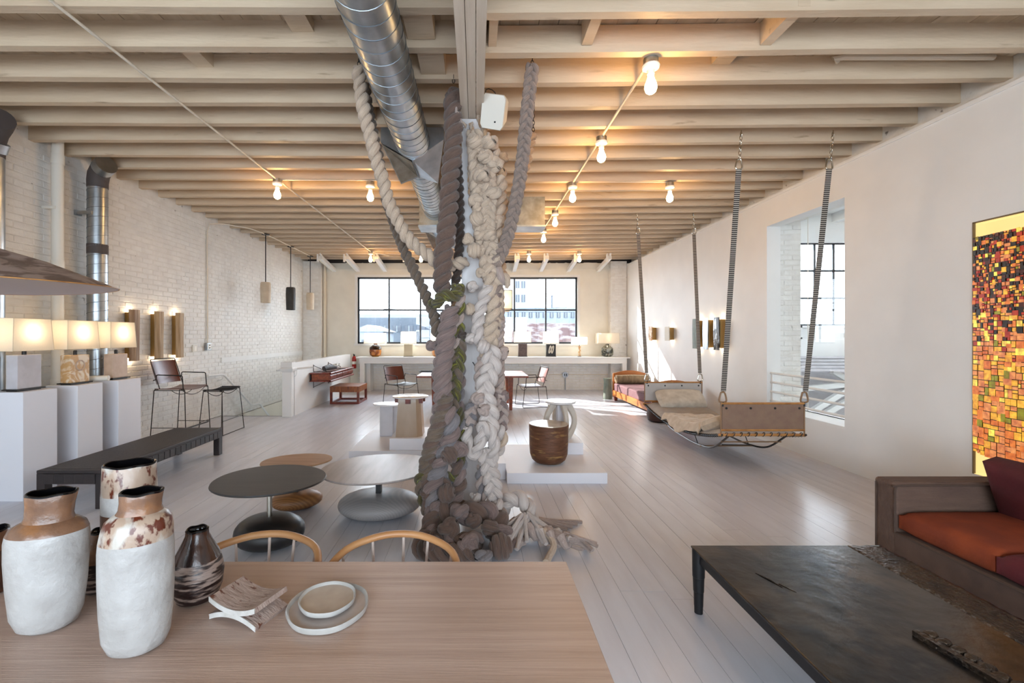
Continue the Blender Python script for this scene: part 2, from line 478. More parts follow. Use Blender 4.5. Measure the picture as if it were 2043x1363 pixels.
# ceiling: roof deck, deck boards, joists either side of the girder, girder planks
ceil = struct('ceiling', G().box(XL - .3, 5.0, YR - .3, YB + .4, 3.9, 4.05), M['deck'], smooth=False)
x = XL - .02
while x < 4.55:
    part('deck_board', G().box(x + .002, x + .143, YR, YB + .2, 3.868 + RND.uniform(-.003, .003), 3.895), M['deck'], ceil, smooth=False)
    x += .145
def joist(x0, z0, x1, z1, ya, yb):
    hh = .19
    g = G(); k = 5
    rr = []
    for i in range(k + 1):
        t = i / k; xx = x0 + (x1 - x0) * t
        z = z0 + (z1 - z0) * t + (RND.uniform(-.004, .004) if 0 < i < k else 0)
        e = RND.uniform(-.003, .003)
        rr.append([V((xx, ya + e, z)), V((xx, yb + e, z + RND.uniform(-.002, .002))), V((xx, yb + e, z + hh + .012)), V((xx, ya + e, z + hh + .012))])
    return g.rings(rr)
for n in range(-14, 25):
    yb = 2.979 + .4018 * n; ya = yb - .068
    part('joist', joist(XL - .02, ZC + .008, .0, ZC - .012 + RND.uniform(-.006, .006), ya, yb), M['joist'], ceil, ang=30)
    part('joist', joist(-.02, ZC - .03 + RND.uniform(-.006, .006), 4.5, ZC + .012, ya + .03, yb + .03), M['joist'], ceil, ang=30)
for k, xx in enumerate((-.131, -.066, -.001)):
    part('girder_plank', G().box(xx + .0015, xx + .063, YR, YB, 3.43 + (.006 if k == 1 else 0), 3.655), M['girder'], ceil, smooth=False)
for (xx, y0, y1, z0, w_) in ((.78, 2.94, 3.34, 3.70, .075), (2.10, 2.94, 3.34, 3.70, .08), (.09, 2.94, 3.34, 3.69, .06), (-2.3, 3.35, 3.74, 3.76, .14),
                        (1.95, 3.35, 3.74, 3.80, .15), (-1.35, 2.95, 3.34, 3.78, .16), (-.45, 3.36, 3.74, 3.70, .2), (-.5, 2.95, 3.3, 3.72, .2), (-1.05, 4.15, 4.5, 3.70, .05)):
    part('blocking', G().box(xx, xx + w_, y0, y1, z0, 3.865), M['joist'], ceil, smooth=False)

# bricks
def brick_mesh(l, h, d=.05, c=.006):
    e = [(0, 0, 0), (0, l, 0), (0, l, h), (0, 0, h)]
    j = lambda: RND.uniform(-.0025, .0025)
    back = [V((-d, y, z)) for _, y, z in e]
    mid = [V((-c + j(), y + j(), z + j())) for _, y, z in e]
    cy, cz = l / 2, h / 2
    fr = [V((j(), y + (c if y < cy else -c), z + (c if z < cz else -c))) for _, y, z in e]
    return G().rings([back, mid, fr])
BL, BH, JT = .207, .066, .009
VAR = [brick_mesh(BL, BH) for _ in range(8)]
VARM = [mesh_of('brick', v_, M['brick'], True, 25) for v_ in VAR]
def brickwork(parent, M0, u0, u1, v0, v1, n_ind=0, key=None, skip=None, name='brickwork'):
    """bricks laid in the plane x=0 of frame M0, u along y, v along z, proud of the mortar face"""
    bs = []
    row = 0; v = v0
    while v + BH <= v1:
        u = u0 - (row % 2) * (BL + JT) / 2
        while u < u1:
            if u >= u0 - .01 and u + BL <= u1 + .01 and not (skip and skip(u + BL / 2, v)):
                bs.append((u, v + RND.uniform(-.002, .002)))
            u += BL + JT
        v += BH + JT; row += 1
    if key: bs.sort(key=key)
    rest = G()
    for i, (u, v) in enumerate(bs):
        T = M0 @ Matrix.Translation((RND.uniform(0, .004), u, v))
        if i < n_ind:
            o = bpy.data.objects.new('brick', RND.choice(VARM)); col.objects.link(o); o.parent = parent
            o.matrix_local = T
        else:
            b = RND.choice(VAR)
            rest.add([T @ V(p) for p in b.v], b.f)
    if rest.v:
        part(name, rest, M['brick'], parent, ang=25, kind='stuff')

# left wall with stairwell below it
wl = struct('wall_left', G().box(XL - .25, XL - .003, YR, YB + .2, -.07, 4.0), M['mortar'], smooth=False)
def seen(b):
    u, v = b
    if u < 4.62 or v < 1.15 or v > 3.6: return 1e6 + u
    return u
brickwork(wl, Matrix.Translation((XL, 0, 0)), 2.6, 12.7, .0, 3.66, 300, seen)
part('stairwell_face', G().box(XL - .25, XL + .012, 8.72, YB + .2, -3.2, -.085), M['plaster'], wl, smooth=False)
struct('trim_1', G().box(XL, XL + .022, 8.62, 12.65, 1.03, 1.13), M['white'], smooth=False, bevel=.002)
struct('trim_2', G().box(XL + .012, HX0, 8.7, 8.712, -.19, .003), M['dark_metal'], smooth=False)
st = struct('stairs', G().box(HX0 - .01, HX0 + .02, 8.72, 12.7, -3.2, -.02).box(XL, HX0, 8.72, 8.74, -3.2, -.2).box(XL, HX0, 12.68, 12.72, -3.2, -.05), M['plaster'], smooth=False)
for i in range(14):
    y0 = 12.66 - i * .27
    if y0 > 8.9: pass
    part('stair_tread', G().box(XL + .02, HX0 - .02, 8.74 + i * .27, 9.03 + i * .27, -.19 * (i + 1) - .04, -.19 * (i + 1)), M['floor'], st, smooth=False)

# half wall beside the stairs
hw = struct('wall_stair', G().box(HX0 + .01, HX1, HY + .12, 12.62, -.02, 1.03), M['white'], smooth=False)
part('newel', G().box(HX0 - .03, HX1 + .0, HY, HY + .14, -.0, .86), M['white'], hw, smooth=False, bevel=.003)
part('newel_cap', G().box(HX0 - .05, HX1 + .012, HY - .015, HY + .16, .95, 1.045), M['white'], hw, smooth=False, bevel=.004)
part('newel_moulding', G().rings([[V((HX0 - .03 - o, HY - o, z)), V((HX1 + o, HY - o, z)), V((HX1 + o, HY + .14 + o, z)), V((HX0 - .03 - o, HY + .14 + o, z))] for o, z in ((0, .85), (.03, .89), (.035, .92), (.01, .95))]), M['white'], hw)

# back wall
g = G().box(XL - .2, WX0, YB, YB + .14, -3.2, 3.635).box(WX1, 4.8, YB, YB + .14, -3.2, 3.635)
g.box(WX0, WX1, YB, YB + .14, -3.2, WZ0).box(WX0, WX1, YB, YB + .14, WZ1, 3.635)
wb = struct('wall_back', g, M['plaster'], smooth=False)
# broken plaster edge along the top
pts = []
xx = -4.4
while xx < 4.2:
    pts.append((xx, 3.63 + RND.uniform(-.03, .02))); xx += RND.uniform(.05, .16)
part('plaster_edge', G().prism([(-4.4, 3.45)] + pts + [(4.2, 3.45)], 0, .02, Matrix.Translation((0, YB, 0)) @ Matrix.Rotation(pi / 2, 4, 'X')), M['plaster'], wb, smooth=False)
struct('wall_head', G().box(XL - .2, 4.8, YB + .14, YB + .22, 3.6, 4.05), M['dark_wood'], smooth=False)
RB = Matrix.Rotation(-pi / 2, 4, 'Z')
brickwork(wb, Matrix.Translation((0, YB - .002, 0)) @ RB, -3.4, 4.2, .0, .9, 0)
for (x0, x1, nm) in ((XL, -4.37, 'left'), (3.79, 4.24, 'right')):
    pr = struct('trim_3' if nm == 'left' else 'trim_4', G().box(x0, x1, 12.7, YB, -.02 if nm == 'right' else -3.2, 3.65), M['mortar'], smooth=False)
    brickwork(pr, Matrix.Translation((0, 12.7, 0)) @ RB, x0 + .01, x1 - .01, .0, 3.6, 0)
# street window
fw = .05
g = G().box(WX0, WX1, YB + .04, YB + .09, WZ0, WZ0 + fw).box(WX0, WX1, YB + .04, YB + .09, WZ1 - fw, WZ1)
g.box(WX0, WX0 + fw, YB + .04, YB + .09, WZ0, WZ1).box(WX1 - fw, WX1, YB + .04, YB + .09, WZ0, WZ1)
win = struct('window_1', g, M['frame'], smooth=False)
zm = 1.55 + 51.5 * .01439
pw = (WX1 - WX0) / 7
for i in range(1, 7):
    part('mullion', G().box(WX0 + i * pw - .022, WX0 + i * pw + .022, YB + .04, YB + .085, WZ0 + fw, WZ1 - fw), M['frame'], win, smooth=False)
part('transom', G().box(WX0 + fw, WX1 - fw, YB + .045, YB + .085, zm - .022, zm + .022), M['frame'], win, smooth=False)
for i in range(7):
    for (z0, z1) in ((WZ0 + fw, zm - .022), (zm + .022, WZ1 - fw)):
        part('pane', G().box(WX0 + i * pw + .022, WX0 + (i + 1) * pw - .022, YB + .06, YB + .064, z0, z1), M['glass'], win, smooth=False)
tr = struct('trim_5', G().box(WX0 - .07, WX0, YB - .012, YB + .02, WZ0 - .04, WZ1 + .07).box(WX1, WX1 + .07, YB - .012, YB + .02, WZ0 - .04, WZ1 + .07)
            .box(WX0, WX1, YB - .012, YB + .02, WZ1, WZ1 + .07).box(WX0 - .09, WX1 + .09, YB - .04, YB + .04, WZ0 - .05, WZ0), M['white'], smooth=False)

# right wall: plasterboard lining with opening and niche
t0, t1, ZT = XR, XR + .1, 3.56
g = G().box(t0, t1, YR, NY0, -.02, ZT).box(t0, t1, NY0, NY1, -.02, NZ0).box(t0, t1, NY0, NY1, NZ1, ZT).box(t0, t1, NY1, OY0, -.02, ZT)
g.box(t0, XR + .2, OY0, OY1, -.02, OZ0).box(t0, XR + .2, OY0, OY1, OZ1, ZT).box(t0, t1, OY1, YB, -.02, ZT)
g.box(t1, XR + .2, OY0 - .02, OY0, OZ0, OZ1).box(t1, XR + .2, OY1, OY1 + .02, OZ0, OZ1)
wr = struct('wall_right', g, M['white'], smooth=False)
part('cap_moulding', G().box(t0 - .012, t0, YR, YB, ZT - .035, ZT), M['white'], wr, smooth=False)
part('opening_sill', G().box(XR - .004, 4.84, OY0 - .0, OY1, OZ0 - .03, OZ0 + .003), M['white'], wr, smooth=False)
# old brick wall behind the lining
bx = 4.45
g = G().box(bx + .006, 4.82, YR, 5.1, -3.2, 4.0).box(bx + .006, 4.82, 6.70, YB, -3.2, 4.0).box(bx + .006, 4.82, 5.1, 6.7, -3.2, OZ0 - .03).box(bx + .006, 4.82, 5.1, 6.7, 3.25, 4.0)
wo = struct('wall_outer', g, M['mortar'], smooth=False)
RR = Matrix.Translation((bx, 0, 0)) @ Matrix.Rotation(pi, 4, 'Z')
brickwork(wo, RR, -12.6, -2.2, 3.42, 3.68, 0)
row = 0; z = .5
while z < 3.2:
    segs = [(.0, .235), (.246, .125)] if row % 2 else [(.0, .11), (.121, .25)]
    for (o_, l_) in segs:
        b = brick_mesh(l_, BH)
        o = part('brick', b, M['brick'], wo, ang=25)
        o.matrix_local = Matrix.Translation((bx + o_, 6.7 - RND.uniform(0, .008), z)) @ RB
    z += BH + JT; row += 1
# rear wall behind the camera, with unseen windows added to light the foreground
g = G().box(XL, -3.9, YR - .25, YR, -.02, 4.0).box(3.3, 4.6, YR - .25, YR, -.02, 4.0).box(-3.9, 3.3, YR - .25, YR, -.02, .7).box(-3.9, 3.3, YR - .25, YR, 2.8, 4.0)
struct('wall_rear', g, M['plaster'], smooth=False)
g = G()
for i in range(9): g.box(-3.9 + i * .9 - .02, -3.9 + i * .9 + .02, YR - .12, YR - .08, .7, 2.8)
for z in (.7, 1.4, 2.1, 2.78): g.box(-3.9, 3.3, YR - .12, YR - .08, z - .02, z + .02)
struct('added_rear_window', g, M['frame'], smooth=False)

# neighbouring hall seen through the opening
g = G().box(4.82, 9.21, YB, YB + .3, -3.2, 5.1).box(12.5, 14, YB, YB + .3, -3.2, 5.1).box(9.21, 12.5, YB, YB + .3, -3.2, 1.84).box(9.21, 12.5, YB, YB + .3, 4.22, 5.1)
g.box(13.7, 14, 0, YB, -3.2, 5.1).box(4.82, 14, 0, .2, -3.2, 5.1).box(4.82, 14, 0, YB, -3.3, -3.2)
g.box(4.82, 14, 7.5, YB + .3, 5.05, 5.2).box(4.82, 8.6, 0, 7.5, 5.05, 5.2).box(10.6, 14, 0, 7.5, 5.05, 5.2).box(8.6, 10.6, 0, 4.5, 5.05, 5.2)  # roof with an out-of-view gap added to brighten the hall
hall = struct('wall_hall', g, M['white'], smooth=False)
for i in range(7):
    part('roof_beam', G().box(5 + i * 1.3, 5.2 + i * 1.3, 7.6, YB, 4.8, 5.05), M['white'], hall, smooth=False)
part('panel_rail', G().box(9.2, 12.5, YB - .06, YB, 1.78, 1.84).box(9.2, 12.5, YB - .06, YB, 1.45, 1.5).box(9.2, 9.32, YB - .06, YB, 1.45, 1.84).box(10.55, 10.67, YB - .06, YB, 1.45, 1.84), M['white'], hall, smooth=False)
part('hall_beam', G().box(4.9, 13.5, 11.3, 11.7, 1.03, 1.46), M['white'], hall, smooth=False)
for i in range(5):
    part('stepped_ledge', G().box(4.9, 13.5, 10.9 - i * .1, 11.0 - i * .1, 1.0 - i * .07, 1.05 - i * .07), M['stone_g'], hall, smooth=False)
part('hall_backing', G().box(4.9, 13.5, 11.6, 11.7, -3.2, 1.03), M['stone_g'], hall, smooth=False)
for (xa, za, xb, zb) in ((7.6, -.6, 9.6, .65), (8.6, .7, 10.6, -.5), (7.2, .2, 10.2, .5), (8.8, -.9, 9.9, .6), (7.4, -.9, 9.2, .1), (9.2, .1, 10.5, .6)):
    part('brace', G().bar((xa, 10.9, za), (xb, 10.9, zb), .12, .12), M['white'], hall, smooth=False)
g = G()
for i in range(7): g.box(9.21 + i * .5483 - .026, 9.21 + i * .5483 + .026, YB + .05, YB + .09, 1.84, 4.22)
for z in (1.86, 2.63, 3.42, 4.2): g.box(9.21, 12.5, YB + .05, YB + .09, z - .026, z + .026)
w3 = struct('window_3', g, M['frame'], smooth=False)
for i in range(6):
    for z in (1.88, 2.65, 3.44):
        part('pane', G().box(9.23 + i * .5483, 9.74 + i * .5483, YB + .066, YB + .07, z, z + .75), M['glass'], w3, smooth=False)
w4 = struct('window_4', G().box(4.6, 4.612, 5.12, 6.68, OZ0, OZ0 + .012), M['frame'], smooth=False)
yj = 4.606 * 900 / (1612 - PX)
part('pane', G().box(4.603, 4.609, 5.12, yj - .002, OZ0 + .01, 3.2), M['glass'], w4, smooth=False)
part('pane', G().box(4.603, 4.609, yj + .002, 6.68, OZ0 + .01, 3.2), M['glass'], w4, smooth=False)
part('pane_joint', G().box(4.602, 4.61, yj - .003, yj + .003, OZ0 + .01, 3.2), M['pvc'], w4, smooth=False)

# outside: street, buildings
gnd = struct('ground', G().box(-60, 60, 14, 140, -6.2, -6.0), pm('asphalt', '55565a', .9), smooth=False)
haze1 = pm('pale_stucco', '6f7780', .9, c2='626a73', scale=.6)
haze2 = pm('grey_cladding', '454c54', .9, c2='3a4149', scale=.4)
brk_m = pm('red_brick_facade', '4a3736', .9, c2='6d6666', scale=1.6, stretch=(1, 1, 3), lo=.45, hi=.6)
winm = pm('dark_far_window', '2b313a', .3)
def building(nm, x0, x1, Y, d, z1, mat, label, wins=(), roof=None):
    t = thing(nm, label, 'building', (0, 0, 0))
    part('wall', G().box(x0, x1, Y, Y + d, -6, z1), mat, t, smooth=False)
    for (a, b, c, e) in wins:
        f = part('window', G().box(a, b, Y - .06, Y + .05, c, e), winm, t, smooth=False)
        part('window_bar', G().box((a + b) / 2 - .04, (a + b) / 2 + .04, Y - .09, Y - .05, c, e), haze1, f, smooth=False)
    if roof: part('roof', roof, haze1, t, smooth=False)
    return t
p = at(1023, 540, 60); q = at(1057, 600, 60)
ws = []
for (a, b) in ((1028.5, 1036.5), (1040, 1048)):
    for (c, e) in ((561, 575), (588, 603)):
        u, v_ = at(a, e, 60), at(b, c, 60); ws.append((u.x, v_.x, u.z, v_.z))
building('tower_block', p.x, q.x + 1.2, 60, 6, 16, pm('pale_tower_stucco', '868c94', .9), 'tall pale tower with paired windows beyond the street window', ws)
u0, u1 = at(985, 645, 34), at(1175, 682, 34)
building('brick_building', u0.x, u1.x + 6, 34, 6, u0.z, brk_m, 'long low brick building outside, behind the counter lamps on the right')
u0, u1 = at(960, 614, 46), at(1175, 660, 46)
ws = [(at(x_, 0, 46).x, at(x_ + 7, 0, 46).x, at(0, 634, 46).z, at(0, 622, 46).z) for x_ in range(985, 1160, 14)]
building('parapet_building', u0.x + 1.5, u1.x + 8, 46, 6, u0.z, haze1, 'pale grey building with a flat parapet above the brick one outside', ws)
u0, u1 = at(700, 634, 50), at(905, 680, 50)
ws = [(at(x_, 0, 50).x, at(x_ + 16, 0, 50).x, at(0, 662, 50).z, at(0, 650, 50).z) for x_ in range(760, 890, 24)]
building('grey_warehouse', u0.x - 6, u1.x + 3, 50, 8, u0.z, haze2, 'long grey warehouse outside the left half of the window', ws,
         G().prism([(at(690, 634, 50).x - 4, u0.z), (u1.x + 3.2, u0.z), (u1.x + 3.2, u0.z + .4), (at(690, 634, 50).x - 4, u0.z + .4)], 0, 8, Matrix.Translation((0, 58, 0)) @ Matrix.Rotation(pi / 2, 4, 'X')))
u0 = at(733, 650, 40)
building('gabled_shed', u0.x - 1.3, u0.x + 1.4, 40, 5, at(0, 662, 40).z, haze1, 'small white gabled shed outside at the left end of the window', [(u0.x - .5, u0.x + .5, .2, 1.2)],
         G().prism([(u0.x - 1.6, at(0, 662, 40).z), (u0.x + 1.7, at(0, 662, 40).z), (u0.x, at(0, 648, 40).z)], 0, 5.2, Matrix.Translation((0, 45.1, 0)) @ Matrix.Rotation(pi / 2, 4, 'X')))
a_ = at(1106, 622, 46.5); b_ = at(1106, 589, 46.5)
solo('flue_pipe', G().tube([(a_.x, 48, a_.z - 1), (a_.x, 48, b_.z)], .09, 8).lathe([(.13, 0), (.13, .12)], 8, (a_.x, 48, b_.z)), haze2, 'thin dark flue pipe rising above the parapet building outside', 'pipe')
for i, (xa, za, xb, zb, yy) in enumerate(((-14, 3.6, 8, 2.9, 26), (-14, 3.0, 10, 3.3, 25))):
    solo('street_cable', G().tube(spline([(xa, yy, za), (-3, yy, (za + zb) / 2 - .25), (xb, yy, zb)], 1.0), .02, 5), haze2,
         ('upper', 'lower')[i] + ' thin overhead cable crossing the view outside the window', 'cable')
# ------------------------------------------------------------------ ceiling services
def chain_links(g, top, bottom, r=.012, th=.0025):
    a, b = V(top), V(bottom); L = (b - a).length; n = max(2, int(L / (r * 2.6)))
    for i in range(n):
        c = a.lerp(b, (i + .5) / n); h = L / n * .68
        ring = []
        for k in range(10):
            an = 2 * pi * k / 10
            d = V((cos(an) * r, 0, sin(an) * h)) if i % 2 else V((0, cos(an) * r, sin(an) * h))
            ring.append(c + d)
        g.tube(ring, th, 5, closed=True)
    return g

# main spiral duct
DX, DZ, DR = -.632, 3.48, .168
duct = thing('spiral_duct', 'big round galvanised spiral duct running under the ceiling left of the post', 'duct', (DX, 0, DZ))
def duct_run(parent, y0, y1, r=DR, name='duct_pipe'):
    g = G().rings([[V((cos(2 * pi * j / 40) * r, y, sin(2 * pi * j / 40) * r)) for j in range(40)] for y in (y0, y1)], False, False)
    p = part(name, g, M['galv'], parent)
    hx = []
    n = int((y1 - y0) / .125 * 24)
    for i in range(n + 1):
        a = 2 * pi * i / 24
        hx.append((cos(a) * (r + .001), y0 + (y1 - y0) * i / n, sin(a) * (r + .001)))
    part('spiral_seam', G().tube(hx, .0035, 5), M['seam'], p)
    return p
duct_run(duct, -2.9, 4.5)
duct_run(duct, 5.0, 6.89)
duct_run(duct, 7.26, 8.3)
def diffuser(parent, y0, y1):
    fr = [(-.32, .0), (0, -.185), (.31, .03), (.31, .15), (-.32, .15)]
    bk = [(-.2, -.25), (.0, -.17), (.21, -.24), (.24, .12), (-.24, .12)]
    g = G().rings([[V((x, y0, z)) for x, z in fr], [V((x, y1, z)) for x, z in bk]])
    d = part('diffuser_box', g, M['galv'], parent, smooth=False, label='angular steel diffuser box')
    part('fold_strip', G().bar((0, y0 - .003, -.187), (0, y1, -.172), .03, .006), M['seam'], d, smooth=False)
    q = G()
    for (a, b, c, e) in ((fr[0], fr[1], bk[1], bk[0]), (fr[1], fr[2], bk[2], bk[1])):
        P = [V((a[0], y0, a[1])), V((b[0], y0, b[1])), V((c[0], y1, c[1])), V((e[0], y1, e[1]))]
        n_ = (P[1] - P[0]).cross(P[3] - P[0]).normalized()
        if n_.z > 0: n_ = -n_
        cc = sum(P, V()) / 4
        P = [cc + (p_ - cc) * .9 + n_ * .004 for p_ in P]
        q.add(P, [(0, 1, 2, 3)])
    part('grille', q, M['galv_dull'], d, smooth=False)
    return d
diffuser(duct, 4.5, 5.0)
diffuser(duct, 8.3, 8.75)
tk = thing('transverse_duct', 'long boxy sheet-metal duct crossing the ceiling behind the post', 'duct', (0, 0, 0))
part('duct_body', G().box(-.87, 1.05, 6.89, 7.26, 3.235, 3.675), M['galv_dull'], tk, smooth=False)
part('bottom_flange', G().box(-.885, 1.065, 6.875, 7.275, 3.215, 3.24), M['galv'], tk, smooth=False)
# left vertical ducts and pipe
vx = -4.70
vd = thing('vertical_duct', 'upright galvanised spiral duct against the white brick wall', 'duct', (vx, 5.6, 0))
g = G().rings([[V((cos(2 * pi * j / 28) * .105, sin(2 * pi * j / 28) * .105, z)) for j in range(28)] for z in (.0, 3.42)], True, False)
p = part('duct_pipe', g, M['galv'], vd)
part('spiral_seam', G().tube([(cos(2 * pi * i / 24) * .106, sin(2 * pi * i / 24) * .106, 3.4 * i / 700) for i in range(701)], .003, 5), M['seam'], p)
part('tape_band', G().lathe([(.107, 2.56), (.108, 2.56), (.108, 2.68), (.107, 2.68)], 28), M['tape'], vd)
part('elbow', G().tube([(0, 0, 3.38), (0, 0, 3.46), (.03, -.02, 3.54), (.09, -.05, 3.6), (.17, -.09, 3.63)], [.108, .11, .112, .11, .105], 20), M['tape'], vd)
part('elbow_collar', G().tube([(.1, -.055, 3.605), (.2, -.105, 3.64)], .116, 20), M['galv'], vd)
part('wall_strap', G().box(-.18, .03, -.125, -.1, 3.03, 3.07).box(-.18, -.15, -.13, -.05, 3.02, 3.08), M['galv'], vd, smooth=False)
vd2 = thing('vertical_duct', 'second upright duct at the left edge with a dark taped elbow', 'duct', (vx, 4.36, 0))
part('duct_pipe', G().lathe([(.105, 0), (.105, 3.3)], 28), M['galv'], vd2)
part('elbow', G().tube([(0, 0, 3.28), (0, 0, 3.42), (.05, -.02, 3.52), (.13, -.05, 3.57), (.22, -.1, 3.6)], [.108, .112, .115, .112, .105], 20), M['tape'], vd2)
part('elbow_collar', G().tube([(.0, 0, 3.36), (.04, -.01, 3.44)], .124, 20), M['galv'], vd2)
pv = thing('drain_pipe', 'white painted vertical drain pipe on the brick wall', 'pipe', (-4.76, 5.13, 0))
part('pipe', G().lathe([(.056, 0), (.056, 3.86)], 24), M['pvc'], pv)
for z in (2.3, .95, 3.5): part('coupling', G().lathe([(.06, z), (.062, z + .01), (.062, z + .1), (.06, z + .11)], 24), M['pvc'], pv)
part('wall_strap', G().box(-.12, .03, -.068, -.055, 2.98, 3.01), M['pvc'], pv, smooth=False)
part('branch', G().tube([(.0, 0, 1.05), (.5, .1, 1.06)], .03, 12), M['pvc'], pv)

# bare bulbs and conduits
def bulb(label, x, y, grp='bare ceiling bulbs'):
    t = thing('bulb_holder', label, 'ceiling light', (x, y, ZC - .02), 0, grp)
    part('junction_box', G().lathe([(.055, 0), (.055, -.045), (.05, -.05)], 20), M['galv'], t)
    part('porcelain_socket', G().lathe([(.062, -.05), (.066, -.06), (.06, -.075), (.03, -.09), (.026, -.12)], 20), M['porcelain'], t)
    part('bulb', G().lathe([(.02, -.118), (.023, -.14), (.03, -.165), (.042, -.195), (.046, -.22), (.038, -.25), (.02, -.265), (.004, -.27)], 20), M['bulb'], t)
    return t
BX = 1.33
near = ['bare bulb nearest the camera on the right-hand conduit', 'second bare bulb along the right-hand conduit', 'third bare bulb along the right-hand conduit, where conduits cross',
        'fourth bare bulb along the right-hand conduit', 'fifth and farthest bare bulb on the right-hand conduit']
for lb, y in zip(near, (3.435, 4.79, 6.22, 7.6, 8.9)): bulb(lb, BX, y)
bulb('leftmost bare bulb of the middle row, on the long left conduit', -2.68, 6.08)
bulb('bare bulb of the middle row just left of the duct', -1.45, 6.18)
bulb('rightmost bare bulb of the middle row beside the swing chains', 2.67, 6.22)
for lb, x in (('leftmost bare bulb of the far row above the window', -2.64), ('bare bulb of the far row behind the hanging ropes', -1.38), ('bare bulb of the far row right of the post', 1.32), ('rightmost bare bulb of the far row above the window', 2.58)):
    bulb(lb, x, 11.28)
def conduit(label, pts, r=.011):
    return solo('conduit', G().tube(pts, r, 8), M['conduit'], label, 'conduit')
zc = ZC - .025
conduit('long thin conduit under the joists on the left side', [(-2.66, -1, zc), (-2.68, 6.0, zc), (-2.64, 11.28, zc), (-2.3, 11.9, zc)])
conduit('conduit linking the right-hand row of bulbs', [(BX, 3.45, zc), (BX, 9.0, zc)], .013)
conduit('cross conduit along the middle row of bulbs', [(-2.66, 6.12, zc + .01), (2.67, 6.22, zc + .01)], .008)
conduit('cross conduit along the far row of bulbs', [(-2.64, 11.3, zc + .01), (2.6, 11.28, zc + .01)], .008)
conduit('short painted pipe with a bend on the right ceiling joist', [(2.95, 3.68, 3.79), (2.9, 3.665, 3.80), (2.98, 3.66, 3.81), (4.2, 3.66, 3.81)], .022)
yy = 4.86 * 900 / 536
conduit('vertical conduit on the brick wall feeding the pendant lamps', spline([(XL + .02, yy, 1.42), (XL + .02, yy, 2.5), (XL + .02, yy, 3.45), (XL + .08, yy + .1, 3.6), (XL + .25, yy + .5, 3.66), (-4.39, 9.3, 3.66), (-4.4, 12.1, 3.66)], .1), .011)
ob = thing('outlet_box', 'grey metal outlet box under the wall conduit', 'outlet', (XL + .005, yy, 1.29))
part('box', G().box(0, .05, -.06, .06, 0, .13), M['galv'], ob, smooth=False, bevel=.004)
part('socket_face', G().box(.05, .055, -.045, .045, .015, .115), M['porcelain'], ob, smooth=False)
part('socket_slots', G().box(.055, .057, -.02, .02, .03, .05).box(.055, .057, -.02, .02, .08, .1), M['dark_metal'], ob, smooth=False)
yy2 = 4.86 * 900 / (950 - 389)
ob = thing('outlet_box', 'blank white outlet plate on the brick wall beside the stool', 'outlet', (XL + .005, yy2, 1.27))
part('box', G().box(0, .02, -.06, .06, 0, .12), M['pvc'], ob, smooth=False, bevel=.004)
part('socket_face', G().box(.02, .024, -.03, .03, .02, .1), M['porcelain'], ob, smooth=False)
fx = at(1128, 748, 12.9)
ob = thing('outlet_box', 'round outlet with a conduit running down the back wall', 'outlet', (fx.x, 12.89, 0))
part('cover', G().tube([(0, .03, fx.z), (0, 0, fx.z)], .08, 20), M['galv'], ob)
part('socket_slots', G().box(-.04, -.015, -.012, 0, fx.z - .03, fx.z + .03).box(.015, .04, -.012, 0, fx.z - .03, fx.z + .03), M['dark_metal'], ob, smooth=False)
part('down_conduit', G().tube([(0, .03, fx.z - .08), (0, .03, .0)], .014, 8), M['galv'], ob)
part('cross_conduit', G().tube([(-3.5, .045, fx.z), (1.6, .045, fx.z)], .01, 8), M['conduit'], ob)
conduit('white vertical pipe in the corner beside the left brick pier', [(-4.32, 12.86, 0), (-4.32, 12.86, 3.6)], .045)

# steel brackets above the street window
for k, px_ in enumerate((667, 715, 769, 823, 877, 1026, 1079, 1134, 1193)):
    X = (px_ - PX) / F * YB
    lb = ['leftmost white bracket arm above the window', 'second white bracket arm from the left wall', 'third white bracket arm from the left wall', 'white bracket arm above the window left of the ropes',
          'white bracket arm hidden behind the brown rope', 'first white bracket arm right of the post', 'second white bracket arm right of the post', 'third white bracket arm right of the post', 'rightmost white bracket arm near the corner pier'][k]
    t = thing('bracket_arm', lb, 'bracket', (X, YB, 0), 0, 'bracket arms above the window')
    part('channel', G().bar((0, -1.15, 3.60), (0, 0, 3.43), .09, .10), M['white'], t, smooth=False)
    part('web_strip', G().bar((-.05, -1.16, 3.545), (-.05, 0, 3.375), .012, .02), M['plaster'], t, smooth=False)
    part('hanger', G().box(-.09, -.05, -1.18, -1.12, 3.48, 3.70).bar((.03, -1.05, 3.6), (.0, -1.2, 3.7), .02, .05), M['white'], t, smooth=False)

# speaker on the girder
sp = at(990, 222, 3.72)
t = thing('wall_speaker', 'white angular loudspeaker fixed to the girder beside the post', 'speaker', sp, R_(-25))
M0 = Matrix.Rotation(R_(28), 4, 'X') @ Matrix.Rotation(R_(18), 4, 'Y')
part('cabinet', G().rings([[M0 @ V((x * s_, y, z * s_)) for x, z in ((-.08, -.13), (.08, -.13), (.1, -.1), (.1, .1), (.08, .13), (-.08, .13), (-.1, .1), (-.1, -.1))] for s_, y in ((.97, -.09), (1, -.08), (.72, .08))]), M['speaker'], t, smooth=False)
part('port', G().tube([M0 @ V((.03, -.0905, -.07)), M0 @ V((.03, -.094, -.07))], .007, 10), M['black'], t)
part('bracket', G().bar((-.02, .1, .05), (-.12, .12, .12), .03, .02).bar((-.12, .12, .12), (-.1, .1, .2), .02, .02), M['galv'], t, smooth=False)
part('cable', G().tube(spline([(-.03, .08, .1), (-.02, .02, .17), (-.09, .0, .2), (-.12, .06, .1)], .02), .004, 6), M['black'], t)

